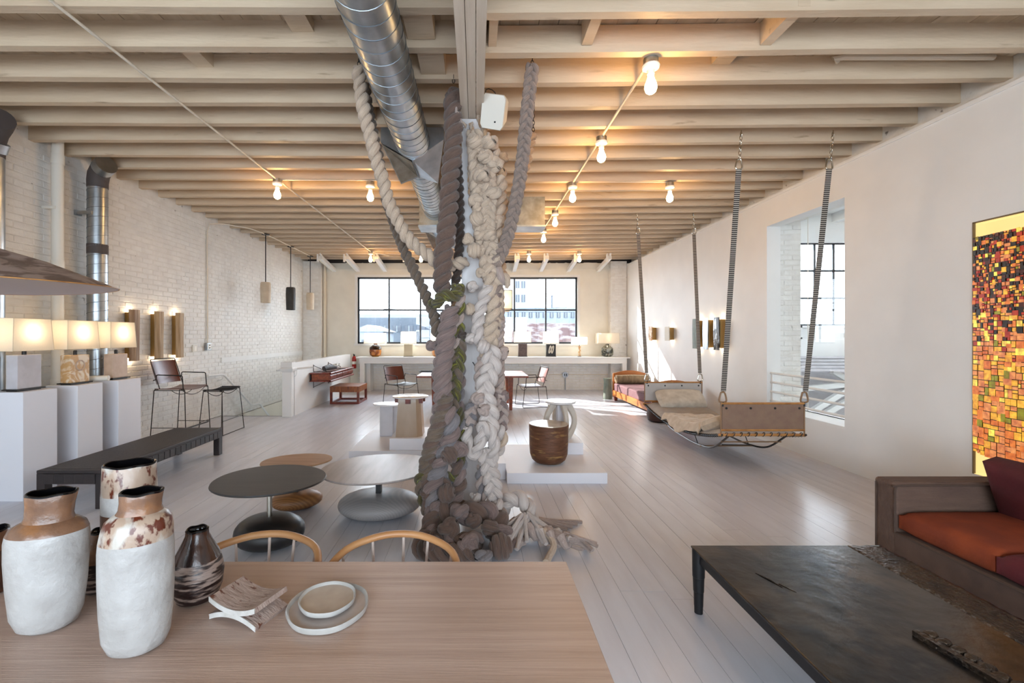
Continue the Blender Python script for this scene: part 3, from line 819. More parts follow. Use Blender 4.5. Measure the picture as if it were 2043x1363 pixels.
# post
pt = thing('timber_post', 'square white painted timber post in the middle of the room', 'post', (-.03, 4.0, 0))
part('shaft', G().box(-.097, .097, -.095, .095, 0, 3.43), M['post'], pt, smooth=False, bevel=.006)
part('hook_screw', G().tube([(.0, -.1, 1.32), (.01, -.125, 1.31), (.02, -.12, 1.285)], .004, 6), M['dark_metal'], pt)
part('base_block', G().box(-.1, .1, -.098, .098, 0, .06), M['post'], pt, smooth=False, bevel=.004)

# ------------------------------------------------------------------ pendant lamps
def cyl_pendant(label, px_, py_, Y, w_, h_, ztop, mat):
    X = (px_ - PX) / F * Y
    t = thing('pendant_lamp', label, 'pendant lamp', (X, Y, 0), 0, 'ceramic cylinder pendants by the brick wall')
    part('canopy', G().lathe([(.075, ZC - .012), (.08, ZC - .02), (.075, ZC - .028)], 24), M['black'], t)
    part('stem', G().tube([(0, 0, ztop), (0, 0, ZC - .02)], .011, 8), M['dark_metal'], t)
    r = w_ / 2
    wob = lambda a, z: 1 + .012 * sin(3 * a + z * 9)
    part('shade', G().lathe([(.02, ztop + .012), (r * .85, ztop + .006), (r * .98, ztop - .02), (r * 1.02, ztop - h_ * .3), (r * .93, ztop - h_), (r * .86, ztop - h_), (r * .9, ztop - h_ * .3), (r * .85, ztop - .03)], 28, wob=wob, cap1=False), mat, t)
    part('cord_hole', G().lathe([(.008, 0), (.008, .004)], 8, (-r * .4, -r * .85, ztop - .06)), M['black'], t)
    return t
cb = pm('buff_ceramic', 'cfbfa8', .6, c2='c2b199', scale=6, bump=.15)
cd = pm('charcoal_ceramic', '2d2b29', .6, c2='3a3633', scale=8, bump=.2)
cyl_pendant('buff ceramic cylinder pendant nearest the camera', 530, 466, 9.4, .205, .42, at(0, 564, 9.4).z, cb)
cyl_pendant('charcoal ceramic cylinder pendant, middle of the three', 580, 491, 10.7, .215, .53, at(0, 574, 10.7).z, cd)
cyl_pendant('pale ceramic cylinder pendant nearest the corner', 619, 510, 11.98, .2, .44, at(0, 585, 11.98).z, cb)
# lantern behind the post
lc = at(1003, 599, 7.0)
t = thing('box_lantern', 'cream box lantern with dark edges hanging behind the rope post', 'pendant lamp', lc)
hw_, hh_ = .135, .14
part('shade', G().rings([[V((-hw_, -hw_, z)), V((hw_, -hw_, z)), V((hw_, hw_, z)), V((-hw_, hw_, z))] for z in (-hh_, hh_)], False, False), M['shade'], t, smooth=False)
part('diffuser', G().box(-.1, .1, -.1, .1, -hh_ - .035, -hh_ - .03), M['shade'], t, smooth=False)
g = G()
for sx in (-1, 1):
    for sy in (-1, 1): g.bar((sx * hw_, sy * hw_, -hh_), (sx * hw_, sy * hw_, hh_), .008, .008)
    for z in (-hh_, hh_): g.bar((sx * hw_, -hw_, z), (sx * hw_, hw_, z), .008, .008).bar((-hw_, sx * hw_, z), (hw_, sx * hw_, z), .008, .008)
part('edge_frame', g, pm('bronze_edge', '6a5a40', .5), t, smooth=False)
part('cord', G().tube([(0, 0, hh_), (0, 0, ZC - lc.z - .0)], .006, 6), M['black'], t)
lamp_light(t, (0, 0, 0), 3.5)

# big veneer pendant at the left edge
vc = V((-3.30, 2.75, 1.86))
t = thing('veneer_pendant', 'wide shallow pendant of wavy wood veneer at the left edge', 'pendant lamp', vc)
rx, ry = .98, .66
NS = 48
rim = lambda a: 1 + .02 * sin(5 * a)
top = G().rings([[V((cos(2 * pi * j / NS) * rx * s_ * rim(2 * pi * j / NS), sin(2 * pi * j / NS) * ry * s_ * rim(2 * pi * j / NS), z + .03 * (1 - s_) * sin(9 * 2 * pi * j / NS))) for j in range(NS)] for s_, z in ((1.0, .0), (.86, .055), (.6, .15), (.3, .23), (.05, .27))], False, True)
part('veneer_cone', top, M['veneer'], t)
bot = G().rings([[V((cos(2 * pi * j / NS) * rx * s_ * rim(2 * pi * j / NS), sin(2 * pi * j / NS) * ry * s_ * rim(2 * pi * j / NS), z)) for j in range(NS)] for s_, z in ((.995, -.002), (.93, .02), (.6, .06), (.1, .09))], False, True)
part('veneer_lining', bot, M['veneer_in'], t)
part('rim_strip', G().tube([(cos(2 * pi * j / NS) * rx * rim(2 * pi * j / NS), sin(2 * pi * j / NS) * ry * rim(2 * pi * j / NS), 0) for j in range(NS)], .004, 6, closed=True), M['cane'], t)
part('cord', G().tube([(0, 0, .26), (0, 0, ZC - vc.z)], .006, 6), M['black'], t)
portal('added_roof_gap_portal', (9.6, 6.0, 5.25), (0, 0, 0), 2.0, 3.0)  # sky sampled through the roof gap added to brighten the hall
# ------------------------------------------------------------------ plinths and pedestals
def plinth(name, label, x0, x1, y0, y1, z0, z1, grp=None):
    return solo(name, G().box(x0, x1, y0, y1, z0, z1), M['plinth'], label, 'plinth', group=grp, smooth=False, bevel=.003)
PXR = -4.234
plinth('display_pedestal', 'tall white pedestal nearest the camera at the left edge', PXR - .36, PXR, 4.215, 4.56, 0, 1.02, 'white lamp pedestals')
plinth('display_pedestal', 'tall white pedestal in the middle, under the onyx lamp', PXR - .34, PXR, 4.793, 5.115, 0, 1.02, 'white lamp pedestals')
plinth('display_pedestal', 'tall white pedestal farthest from the camera, under the tan stone lamp', PXR - .34, PXR, 5.337, 5.696, 0, 1.02, 'white lamp pedestals')
plinth('display_plinth', 'low white platform behind the pale oval table', -1.58, -.05, 5.596, 6.845, 0, .12)
plinth('plinth_step', 'white raised block under the sandstone pedestal table', -1.085, -.1, 5.645, 6.35, .12, .264)
plinth('display_plinth', 'white platform block partly hidden behind the wool post', -.45, .318, 4.86, 5.55, 0, .173)
plinth('display_plinth', 'low square white platform under the copper drum stool', .322, 1.374, 4.72, 5.96, 0, .113)
plinth('plinth_step', 'white raised block under the arched side table', .78, 1.295, 5.457, 5.93, .113, .252)

# ------------------------------------------------------------------ table lamps
def rect_shade(t, w0, d0, w1, d1, z0, z1, mat, trim=True):
    """w along x, d along y; bottom (w0,d0) to top (w1,d1)"""
    r = lambda w_, d_, z: [V((-w_ / 2, -d_ / 2, z)), V((w_ / 2, -d_ / 2, z)), V((w_ / 2, d_ / 2, z)), V((-w_ / 2, d_ / 2, z))]
    s_ = part('lamp_shade', G().rings([r(w0, d0, z0), r(w1, d1, z1)], False, False), mat, t, smooth=False)
    if trim:
        g = G(); a, b = r(w0, d0, z0), r(w1, d1, z1)
        for i in range(4):
            g.bar(a[i], b[i], .004, .004).bar(a[i], a[(i + 1) % 4], .004, .004).bar(b[i], b[(i + 1) % 4], .004, .004)
        part('shade_trim', g, M['shade_trim'], s_, smooth=False)
    return s_
def ped_lamp(label, y, bx_, by_, bh, mat, watt, carve=False):
    t = thing('table_lamp', label, 'table lamp', (PXR - .17, y, 1.02))
    part('foot_plate', G().box(-bx_ / 2 - .02, bx_ / 2 + .02, -by_ / 2 - .02, by_ / 2 + .02, .008, .02).box(-.05, .05, -by_ / 2, by_ / 2, 0, .01), M['black'], t, smooth=False)
    b = part('lamp_base', G().box(-bx_ / 2, bx_ / 2, -by_ / 2, by_ / 2, .02, .02 + bh), mat, t, smooth=False, bevel=.006)
    if carve:
        part('carved_ring', G().tube([(bx_ / 2, cos(a) * .055, .02 + bh * .62 + sin(a) * .055) for a in [2 * pi * i / 10 for i in range(10)]], .008, 6, closed=True), M['travertine'], b)
    part('neck', G().lathe([(.018, .02 + bh), (.018, .06 + bh), (.012, .07 + bh)], 14), M['dark_metal'], t)
    rect_shade(t, .2, .41, .175, .37, .385, .695, M['shade'])
    part('bulb', G().lathe([(.012, .40), (.03, .45), (.034, .49), (.02, .53), (.003, .54)], 14), M['porcelain'], t)
    lamp_light(t, (0, 0, .56), watt)
    return t
ped_lamp('table lamp with a grey limestone block base and cream shade at the left edge', 4.395, .11, .24, .325, M['lime'], 2.4)
ped_lamp('table lamp with a carved amber onyx base between two others', 4.955, .11, .24, .3, M['onyx'], 2.4, True)
ped_lamp('table lamp with a tan travertine block base beside the wall sconces', 5.515, .11, .23, .29, M['travertine'], 2.4)

# ------------------------------------------------------------------ sconces
def sconce(label, loc, rz, w_, h_, back_w, mat, curve=.03, watt=1.1, dep=.11, grp=None):
    t = thing('wall_sconce', label, 'wall lamp', loc, rz, grp)
    part('back_box', G().box(.0, dep * .62, -back_w / 2, back_w / 2, -h_ * .44, h_ * .44), M['brass_plate'], t, smooth=False, bevel=.002)
    fn = lambda u, v: (dep - curve * (2 * u - 1) ** 2 + .004 * sin(17 * u + 3 * v), (u - .5) * w_, (v - .5) * h_)
    part('front_panel', G().grid(fn, 12, 6, .012), mat, t)
    for s_ in (-1, 1): lamp_light(t, (dep * .4, 0, s_ * (h_ * .47)), watt, r=.02)
    return t
LS = 'split wood sconces on the brick wall'
for lb, px_, m_ in (('rough reddish bark sconce behind the rightmost shelf lamp', 272, 'bark'), ('middle split wood sconce on the brick wall', 321, 'bark_p'), ('pale split wood sconce above the bar chair', 362, 'bark_p')):
    y = 4.77 * 900 / (950 - px_)
    sconce(lb, (XL + .004, y, at(0, 669, y).z), 0, .2, .72, .15, M[m_], grp=LS)
for lb, px_, m_, h_, w_, yc in (('small carved copper wall sconce in the sun patch', 1300, 'onyx', .34, .2, 666), ('small plain off-white wall sconce', 1334, 'paper', .3, .22, 666),
                            ('tall lichen-coloured wall sconce, first of three', 1390, 'moss', .56, .17, 666), ('tall silver-grey wall sconce, second of three', 1411, 'galv', .56, .17, 666), ('tall mirrored dark wall sconce, third of three', 1433, 'mica', .56, .17, 666)):
    y = 4.16 * 900 / (px_ - 950)
    sconce(lb, (XR - .002, y, at(0, yc, y).z), pi, w_, h_, .12, M[m_], .004, .9, .13)

# ------------------------------------------------------------------ lit art niche
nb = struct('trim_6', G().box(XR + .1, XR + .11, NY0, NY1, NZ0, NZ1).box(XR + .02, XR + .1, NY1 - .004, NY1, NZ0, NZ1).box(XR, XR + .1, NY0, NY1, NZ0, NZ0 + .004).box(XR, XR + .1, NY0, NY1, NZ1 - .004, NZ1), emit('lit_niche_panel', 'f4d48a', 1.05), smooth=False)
part('niche_edge', G().box(XR - .006, XR + .012, NY1 - .007, NY1 + .003, NZ0, NZ1 + .005).box(XR - .006, XR + .012, NY0, NY1, NZ1 - .005, NZ1 + .005), pm('brown_niche_edge', '6e5a3c', .6), nb, smooth=False)
art = thing('backlit_mosaic', 'tall glowing mosaic of overlapping amber, orange and red patches in the niche', 'artwork', (XR, 3.3, 0))
A0, A1 = .585, 2.385
bulge = lambda y: -.005 - .07 * max(0, 1 - ((y - 3.28) / .585) ** 2)
zlow = lambda y: .585 - .08 * max(0, 1 - ((y - 3.28) / .585) ** 2)
part('backing_sheet', G().grid(lambda u, v: (bulge(2.78 + u * 1.07) + .006, 2.78 + u * 1.07 - 3.3, zlow(2.78 + u * 1.07) + .004 + v * (A1 - .008 - zlow(2.78 + u * 1.07))), 24, 2, .003), emit('dark_backing', '3a1c0a', .25), art)
def glow_patch(nm, c_, s_):
    m = emit(nm, c_, s_); N, L_ = m.node_tree.nodes, m.node_tree.links
    b = N['Principled BSDF']; tc = N.new('ShaderNodeTexCoord'); n = N.new('ShaderNodeTexNoise'); n.inputs['Scale'].default_value = 26; n.inputs['Detail'].default_value = 3
    r = N.new('ShaderNodeValToRGB'); cc = lin(c_)
    r.color_ramp.elements[0].position = .3; r.color_ramp.elements[1].position = .7
    r.color_ramp.elements[0].color = (cc[0] * .62, cc[1] * .45, cc[2] * .4, 1); r.color_ramp.elements[1].color = (min(1, cc[0] * 1.1), min(1, cc[1] * 1.35), cc[2], 1)
    L_.new(tc.outputs['Object'], n.inputs['Vector']); L_.new(n.outputs[0], r.inputs[0]); L_.new(r.outputs[0], b.inputs['Emission Color'])
    return m
pal = {}
for nm, c_, s_ in (('amber', 'f2a93c', .74), ('yellow', 'f7d862', .78), ('orange', 'ea7a3a', .66), ('coral', 'e88a58', .68), ('red', 'c2321c', .55), ('maroon', '5a160e', .35), ('umber', '2c170c', .15), ('olive', 'a89a2a', .5)):
    pal[nm] = glow_patch('patch_' + nm, c_, s_ * 1.35)
cells = []
def split(y0, y1, z0, z1):
    zc_ = (z0 + z1) / 2; t_ = (zc_ - A0) / (A1 - A0)
    lim = .066 - .032 * min(1, max(0, (t_ - .3) / .4))
    w_, h_ = y1 - y0, z1 - z0
    if max(w_, h_) < lim * RND.uniform(.8, 1.5) and max(w_, h_) < lim * 1.6:
        cells.append((y0, y1, z0, z1)); return
    k = RND.uniform(.36, .64)
    if w_ > h_ * RND.uniform(.75, 1.3): split(y0, y0 + w_ * k, z0, z1); split(y0 + w_ * k, y1, z0, z1)
    else: split(y0, y1, z0, z0 + h_ * k); split(y0, y1, z0 + h_ * k, z1)
split(3.36, 3.852, A0 - .04, A1)
cells.sort(key=lambda c: (-(c[1] - c[0]) * (c[3] - c[2])))
rest = {}
for i, (y0, y1, z0, z1) in enumerate(cells):
    zc_ = (z0 + z1) / 2; t_ = (zc_ - A0) / (A1 - A0)
    if z1 < zlow((y0 + y1) / 2): continue
    z0 = max(z0, zlow((y0 + y1) / 2) - .01)
    dark = min(1, max(0, (t_ - .45) / .4))
    r_ = RND.random()
    if r_ < dark * .5: c_ = RND.choice(['umber', 'maroon', 'umber'])
    elif r_ < dark * .7: c_ = 'red'
    else: c_ = RND.choice(['amber', 'coral', 'orange', 'yellow', 'coral', 'amber', 'orange', 'red' if t_ > .3 else 'coral', 'olive' if RND.random() < .4 else 'amber'])
    e = -.002 if RND.random() < .15 else .0032
    o_ = RND.uniform(.0, .006)
    xa, xb = bulge(y0) - o_, bulge(y1) - o_
    P = [(y0 + e, z0 + e), (y1 - e, z0 + e), (y1 - e, z1 - e), (y0 + e, z1 - e)]
    g = G()
    fr = [V((xa if k in (0, 3) else xb, p_[0] - 3.3, p_[1])) for k, p_ in enumerate(P)]
    g.rings([fr, [p_ + V((.004, 0, 0)) for p_ in fr]])
    if i < 300: part('patch', g, pal[c_], art, smooth=False)
    else: rest.setdefault(c_, G()).add(g.v, g.f)
for c_, g in rest.items(): part('small_patches', g, pal[c_], art, smooth=False, kind='stuff')
# ------------------------------------------------------------------ rod furniture
def rod_chair(name, label, loc, rz, sh=.45, D=.48, W=.54, bk=.36, bar=False, leather='leather', seat_m='leather'):
    t = thing(name, label, 'chair', loc, rz)
    hd, hw_ = D / 2, W / 2
    for s_ in (-1, 1):
        y = s_ * hw_
        fx, rx_ = hd + .03, -hd - .05
        if bar:
            part('front_leg', rod([(fx, y * 1.06, 0), (hd, y, sh), (hd - .06, y, sh + .0)], .007), M['rod'], t)
            part('rear_leg', rod([(rx_, y * 1.06, 0), (-hd, y, sh), (-hd + .06, y, sh)], .007), M['rod'], t)
            part('side_rail', rod([(-hd, y, sh - .015), (hd, y, sh - .015)], .006), M['rod'], t)
            part('side_stretcher', rod([(fx - .01, y * 1.04, .22), (rx_ + .012, y * 1.04, .22)], .005), M['rod'], t)
        else:
            part('side_frame', rod([(-hd + .02, y, sh), (-hd, y, sh), (rx_, y * 1.04, .008), (fx + .02, y * 1.04, .008), (hd, y, sh), (hd - .02, y, sh)], .007), M['rod'], t)
            part('side_rail', rod([(-hd, y, sh - .01), (hd, y, sh - .01)], .006), M['rod'], t)
        part('armrest', rod([(hd - .02, y, sh), (hd - .035, y, sh + .2), (-hd + .03, y, sh + .21), (-hd + .03, y, sh + .14), (-hd - .02, y * .95, sh + .13)], .008, .025), M['rod'], t)
    yb = hw_ * .94
    part('back_frame', rod([(-hd + .07, -yb, sh), (-hd - .07, -yb, sh + bk + .03), (-hd - .07, yb, sh + bk + .03), (-hd + .07, yb, sh)], .007, .03), M['rod'], t)
    bfn = lambda u, v: (-hd + .045 - .115 * (.12 + .86 * v) + .0 - .045 * (1 - (2 * u - 1) ** 2), (u - .5) * 2 * yb, sh + .07 + v * (bk - .07))
    part('backrest', G().grid(bfn, 12, 4, .006), M[leather], t)
    sfn = lambda u, v: ((u - .5) * (D - .01), (v - .5) * W * 1.0, sh + .012 - .03 * (1 - (2 * v - 1) ** 2))
    part('seat', G().grid(sfn, 6, 12, .008), M[seat_m], t)
    for xx in ((hd - .05,) if not bar else (hd - .04, .02)):
        part('seat_arc', G().tube(spline([(xx, -hw_, sh - .01), (xx, -hw_ * .55, sh - .075), (xx, 0, sh - .1), (xx, hw_ * .55, sh - .075), (xx, hw_, sh - .01)], .04), .005, 6), M['rod'], t)
    if bar:
        for dx, z in ((.0, .22), (-.03, .20)):
            part('footrest', rod([(hd + .03 + dx, -hw_ * 1.04, z), (hd + .03 + dx, hw_ * 1.04, z)], .005), M['rod'], t)
    return t
rod_chair('bar_chair', 'tall rod-framed bar chair with chestnut leather seat by the brick wall', (-4.42, 6.78, 0), 0, sh=.775, D=.44, W=.56, bk=.4, bar=True)
rod_chair('lounge_chair', 'rod-framed armchair with chestnut leather back left of the far table', (-1.72, 10.35, 0), R_(-42), bk=.38, W=.56, seat_m='black_leather')
rod_chair('lounge_chair', 'rod-framed leather armchair right of the far table', (1.22, 9.97, 0), R_(192), bk=.38)
t = thing('bar_stool', 'backless rod-framed stool with woven black seat beside the bar chair', 'stool', (-4.1, 7.28, 0))
for sx in (-1, 1):
    for sy in (-1, 1):
        part('leg', rod([(sx * .19, sy * .32, 0), (sx * .145, sy * .26, .69), (sx * .11, sy * .26, .69)], .007), M['rod'], t)
    part('floor_rail', rod([(sx * .19, -.32, .008), (sx * .19, .32, .008)], .006), M['rod'], t)
    part('footrest', rod([(sx * .176, -.30, .2), (sx * .16, -.30, .215), (sx * .16, .30, .215), (sx * .176, .30, .2)], .005), M['rod'], t)
for sy in (-1, 1):
    part('end_rail', rod([(-.145, sy * .26, .68), (.145, sy * .26, .68)], .006), M['rod'], t)
    part('seat_arc', G().tube(spline([(-.14, sy * .2, .68), (-.07, sy * .17, .62), (0, sy * .16, .6), (.07, sy * .17, .62), (.14, sy * .2, .68)], .03), .005, 6), M['rod'], t)
st_ = part('seat', G().grid(lambda u, v: ((u - .5) * .31, (v - .5) * .54, .705 - .025 * (1 - (2 * v - 1) ** 2)), 6, 12, .01), M['black_leather'], t)
g = G()
for i in range(13): g.tube([(-.15, -.26 + i * .0433, .709 - .025 * (1 - (2 * i / 12 - 1) ** 2)), (.15, -.26 + i * .0433, .709 - .025 * (1 - (2 * i / 12 - 1) ** 2))], .004, 5)
part('woven_cords', g, M['black_leather'], st_)

# low dark bench
t = thing('long_bench', 'long low dark carved wooden bench in front of the pedestals', 'bench', (-3.63, 4.975, 0))
part('bench_top', G().box(-.3, .3, -.945, .945, .315, .345), M['dark_wood'], t, smooth=False, bevel=.004)
part('top_texture', G().box(-.27, .27, -.9, .9, .345, .3475), pm('woven_black_top', '201c1d', .5, c2='332d2d', scale=60, stretch=(1, 1, 1), bump=.6, bscale=80), t, smooth=False)
for sx in (-1, 1):
    part('side_apron', G().box(sx * .3 - (.025 if sx > 0 else 0), sx * .3 + (.025 if sx < 0 else 0), -.9, .9, .225, .315), M['dark_wood'], t, smooth=False)
    for i in range(20):
        part('apron_block', G().box(sx * .302 - .004, sx * .302 + .004, -.88 + i * .09, -.80 + i * .09, .232, .308), M['dark_wood'], t, smooth=False, bevel=.002)
    for sy in (-1, 1):
        part('leg', G().box(sx * .3 - (.075 if sx > 0 else 0), sx * .3 + (.075 if sx < 0 else 0), sy * .945 - (.075 if sy > 0 else 0), sy * .945 + (.075 if sy < 0 else 0), 0, .315), M['dark_wood'], t, smooth=False, bevel=.003)
for sy in (-1, 1):
    part('end_apron', G().box(-.23, .23, sy * .94 - .012, sy * .94 + .012, .225, .315), M['dark_wood'], t, smooth=False)
    for i in range(5): part('apron_block', G().box(-.22 + i * .09, -.14 + i * .09, sy * .948 - .006, sy * .948 + .006, .232, .308), M['dark_wood'], t, smooth=False, bevel=.002)

# stair handrails
t = thing('stair_handrail', 'white pipe handrail fixed to the brick wall above the stairs', 'handrail', (XL, 0, 0))
ya = 4.75 * 900 / (950 - 416)
hp = [at(416, 750, ya), at(447, 747, 4.75 * 900 / 503), at(503, 808, 4.75 * 900 / 447), at(530, 828, 4.75 * 900 / 420)]
hp = [V((.12, q_.y, q_.z)) for q_ in hp]
part('rail', rod([hp[0], hp[1], hp[2], hp[2] + V((0, .35, -.02)), hp[3] + V((0, .5, -.3)), hp[3] + V((0, 1.6, -1.2))], .02, .08, 10), M['white'], t)
for q_ in (hp[1], hp[2]): part('bracket', rod([(0, q_.y, q_.z - .12), (.1, q_.y, q_.z - .1), (.12, q_.y, q_.z - .02)], .009), M['white'], t)
t = thing('stair_handrail', 'short white pipe rail passing over the half-wall newel', 'handrail', (HX1, HY, 0))
part('rail', G().tube([(-.3, .02, .885), (.25, .45, .915)], .018, 10), M['white'], t)
part('bracket', rod([(.02, .1, .76), (.05, .12, .8), (.05, .13, .89)], .009), M['white'], t)

# opening railing
t = thing('opening_railing', 'white four-bar pipe railing across the wall opening', 'railing', (XR + .06, 5.9, 0))
for y_ in (762.5, 785, 808, 831):
    z = H - (y_ - PY) / F * 5.3
    part('rail', G().tube([(0, OY0 - 5.9, z), (0, OY1 - 5.9, z)], .016, 10), M['white'], t)
part('upright', G().tube([(0, OY1 - 5.93, OZ0), (0, OY1 - 5.93, 1.0)], .014, 10), M['white'], t)

# ------------------------------------------------------------------ console counter and its lamps
t = thing('console_counter', 'long white counter under the street window', 'counter', (0, 12.62, 0))
part('top', G().box(-3.28, 4.2, -.33, .3, .93, .965), M['white'], t, smooth=False, bevel=.003)
part('apron', G().box(-3.2, 4.12, -.29, -.26, .79, .93), M['white'], t, smooth=False)
for xx in (-3.18, 4.0): 
    part('leg', G().box(xx, xx + .12, -.28, -.16, 0, .93), M['white'], t, smooth=False)
    part('leg', G().box(xx, xx + .12, .12, .24, 0, .93), M['white'], t, smooth=False)
part('leg', G().box(.2, .32, -.28, -.16, 0, .93), M['white'], t, smooth=False)
part('end_panel', G().box(-3.05, -2.95, -.05, .3, 0, .93), M['white'], t, smooth=False)
CS = 12.65 / 900.0
def counter_lamp(label, px_, base, sw, sh_, zb, sd=.2, watt=1.6, mat='shade'):
    t = thing('counter_lamp', label, 'table lamp', ((px_ - PX) * CS, 12.65, .965), 0, 'lamps on the window counter')
    base(t)
    rect_shade(t, sw, sd, sw * .96, sd * .94, zb, zb + sh_, M[mat], True)
    part('stem', G().tube([(0, 0, .12), (0, 0, zb + sh_ * .7)], .007, 8), M['dark_metal'], t)
    lamp_light(t, (0, 0, zb + sh_ * .5), watt, (1, .8, .55))
    return t
jar_prof = lambda r, h: [(r * .55, 0), (r * .9, h * .12), (r, h * .4), (r * .92, h * .72), (r * .45, h * .92), (r * .3, h * .95), (r * .32, h)]
def jar(m1, m2=None, r=.165, h=.36):
    def f(t):
        part('lamp_base', G().lathe(jar_prof(r, h), 24), m1, t)
        if m2: part('glazed_shoulder', G().lathe([(r * 1.004, h * .55), (r * .96, h * .72), (r * .47, h * .93), (r * .2, h * .96)], 24), m2, t)
        part('cap', G().lathe([(r * .3, h), (r * .2, h + .02), (.01, h + .03)], 14), M['black'], t)
    return f
def slab(m1, w_, d_, h, foot=True, inlay=None):
    def f(t):
        b = part('lamp_base', G().box(-w_ / 2, w_ / 2, -d_ / 2, d_ / 2, .012, h), m1, t, smooth=False, bevel=.006)
        if foot: part('foot_plate', G().box(-w_ / 2 - .01, w_ / 2 + .01, -d_ / 2 - .01, d_ / 2 + .01, 0, .012), M['black'], t, smooth=False)
        if inlay: part('inlay', inlay, M['paper'], b)
    return f
cop = pm('bronze_orange_glaze', '9a5524', .25, c2='6a3212', scale=7, c3='c07a34', lo3=.5, hi3=.6)
tanp = pm('tan_pottery', 'b57a48', .4, c2='a56a38', scale=5)
dkb = pm('dark_brown_stone', '4a3a38', .5, c2='5a4a46', scale=30)
gry = pm('swirled_grey_glaze', '3c3f3a', .2, c2='8a8a7e', scale=4, distort=2, lo=.45, hi=.55)
counter_lamp('counter lamp with bronze-orange round jar base, leftmost on the counter', 749, jar(cop, M['ceramic_d']), .58, .29, .37, .3)
counter_lamp('counter lamp with square cream stone base, second from the left', 815, slab(pm('cream_limestone', 'bfb49a', .6), .24, .14, .35), .41, .33, .37, .2)
counter_lamp('counter lamp with orange jar base, half hidden by the brown rope', 872, jar(tanp, None, .14, .33), .36, .3, .36, .2)
counter_lamp('counter lamp with round tan pottery base right of the post', 993, jar(tanp, None, .165, .34), .36, .29, .37, .2)
counter_lamp('counter lamp with dark brown rectangular base', 1042.5, slab(dkb, .24, .14, .37), .46, .3, .4, .2)
ol = G().tube([(cos(a) * .055 + .02 * sin(2 * a), -.068, .2 + sin(2 * a) * .1) for a in [2 * pi * i / 24 for i in range(24)]], .016, 6, closed=True)
counter_lamp('counter lamp with black slab base and pale looped figure', 1099, slab(M['black'], .26, .13, .35, True, ol), .42, .33, .37, .2)
counter_lamp('counter lamp with slender amber column base, smallest on the counter', 1156, slab(M['onyx'], .07, .06, .29, True), .42, .22, .33, .2, 1.6, 'shade_w')
counter_lamp('counter lamp with swirled grey round base, rightmost on the counter', 1211.5, jar(gry, None, .17, .33), .6, .29, .37, .32)

# ------------------------------------------------------------------ far table group
t = thing('dining_table', 'long wooden table with tapered red-brown legs near the window', 'table', (-.08, 9.9, 0))
for i in range(5): part('top_plank', G().box(-1.14, 1.15, -.7 + i * .28, -.422 + i * .28, .69, .728), M['teak'], t, smooth=False, bevel=.002)
for sx in (-1, 1):
    for sy in (-1, 1):
        x0, y0 = sx * .80, sy * .5
        part('leg', G().rings([[V((x0 + a * s_, y0 + b * s_, z)) for a, b in ((-.05, -.05), (.05, -.05), (.05, .05), (-.05, .05))] for s_, z in ((.6, 0), (1, .69))]), M['teak'], t, smooth=False)
    part('cross_rail', G().box(sx * .8 - .02, sx * .8 + .02, -.46, .46, .6, .69), M['dark_wood'], t, smooth=False)
for lb, px_, yy_ in (('dark scaly bud vase on the far table, the right one', 994, 9.9), ('dark scaly bud vase on the far table, half hidden by wool', 981, 10.0)):
    q_ = at(px_, 0, yy_)
    v_ = thing('bud_vase', lb, 'vase', (q_.x, yy_, .728), 0, 'dark bud vases')
    part('body', G().lathe([(.03, 0), (.055, .04), (.062, .09), (.045, .14), (.02, .175), (.012, .185)], 16, wob=lambda a, z: 1 + .05 * sin(8 * a + 60 * z)), M['ceramic_d'], v_)
    part('lip', G().lathe([(.014, .183), (.017, .19), (.01, .19)], 12), M['black'], v_)
q_ = at(852, 743, 10.2)
t2 = thing('flat_tray', 'thin dark rectangular tray on the left end of the far table', 'tray', (q_.x, 10.25, .728))
part('tray_base', G().box(-.17, .17, -.1, .1, 0, .008), M['black'], t2, smooth=False)
part('tray_rim', G().box(-.17, .17, -.1, -.09, .008, .02).box(-.17, .17, .09, .1, .008, .02).box(-.17, -.16, -.1, .1, .008, .02).box(.16, .17, -.1, .1, .008, .02), M['black'], t2, smooth=False)

# small striped wood table
t = thing('low_side_table', 'small low teak table with striped block top beside the half wall', 'side table', (-2.985, 10.6, 0))
for i in range(6): part('top_block', G().box(-.33 + i * .11, -.222 + i * .11, -.38, .38, .27, .4), M['teak_l'], t, smooth=False)
for sx in (-1, 1):
    for sy in (-1, 1): part('leg', G().box(sx * .33 - .025 - sx * .025, sx * .33 + .025 - sx * .025, sy * .38 - .025 - sy * .025, sy * .38 + .025 - sy * .025, 0, .27), M['redwood'], t, smooth=False)
    part('floor_rail', G().box(sx * .305 - .022, sx * .305 + .022, -.33, .33, 0, .045), M['redwood'], t, smooth=False)
for sy in (-1, 1): part('floor_rail', G().box(-.28, .28, sy * .355 - .022, sy * .355 + .022, 0, .045), M['redwood'], t, smooth=False)

# wall-hung drawer shelf
t = thing('wall_drawer_shelf', 'red-brown wall-hung shelf with drawers on the half wall', 'shelf', (HX1, 10.37, 0))
cz0, cz1, cd = .58, .765, .45
part('top_board', G().box(.01, cd, -.88, .88, cz1 - .025, cz1), M['redwood'], t, smooth=False)
part('bottom_board', G().box(.01, cd, -.88, .88, cz0, cz0 + .022), M['redwood'], t, smooth=False)
part('back_board', G().box(.01, .03, -.86, .86, cz0, cz1), M['dark_wood'], t, smooth=False)
for i in range(4):
    y0 = -.86 + i * .432
    d = part('drawer', G().box(.05, cd - .02, y0, y0 + .418, cz0 + .025, cz1 - .03), M['teak'], t, smooth=False)
    part('drawer_front', G().tube([(cd - .02, y0 + .005, (cz0 + cz1) / 2), (cd - .02, y0 + .413, (cz0 + cz1) / 2)], .055, 10, sq=.5, up=(0, 0, 1)), M['redwood'], d)
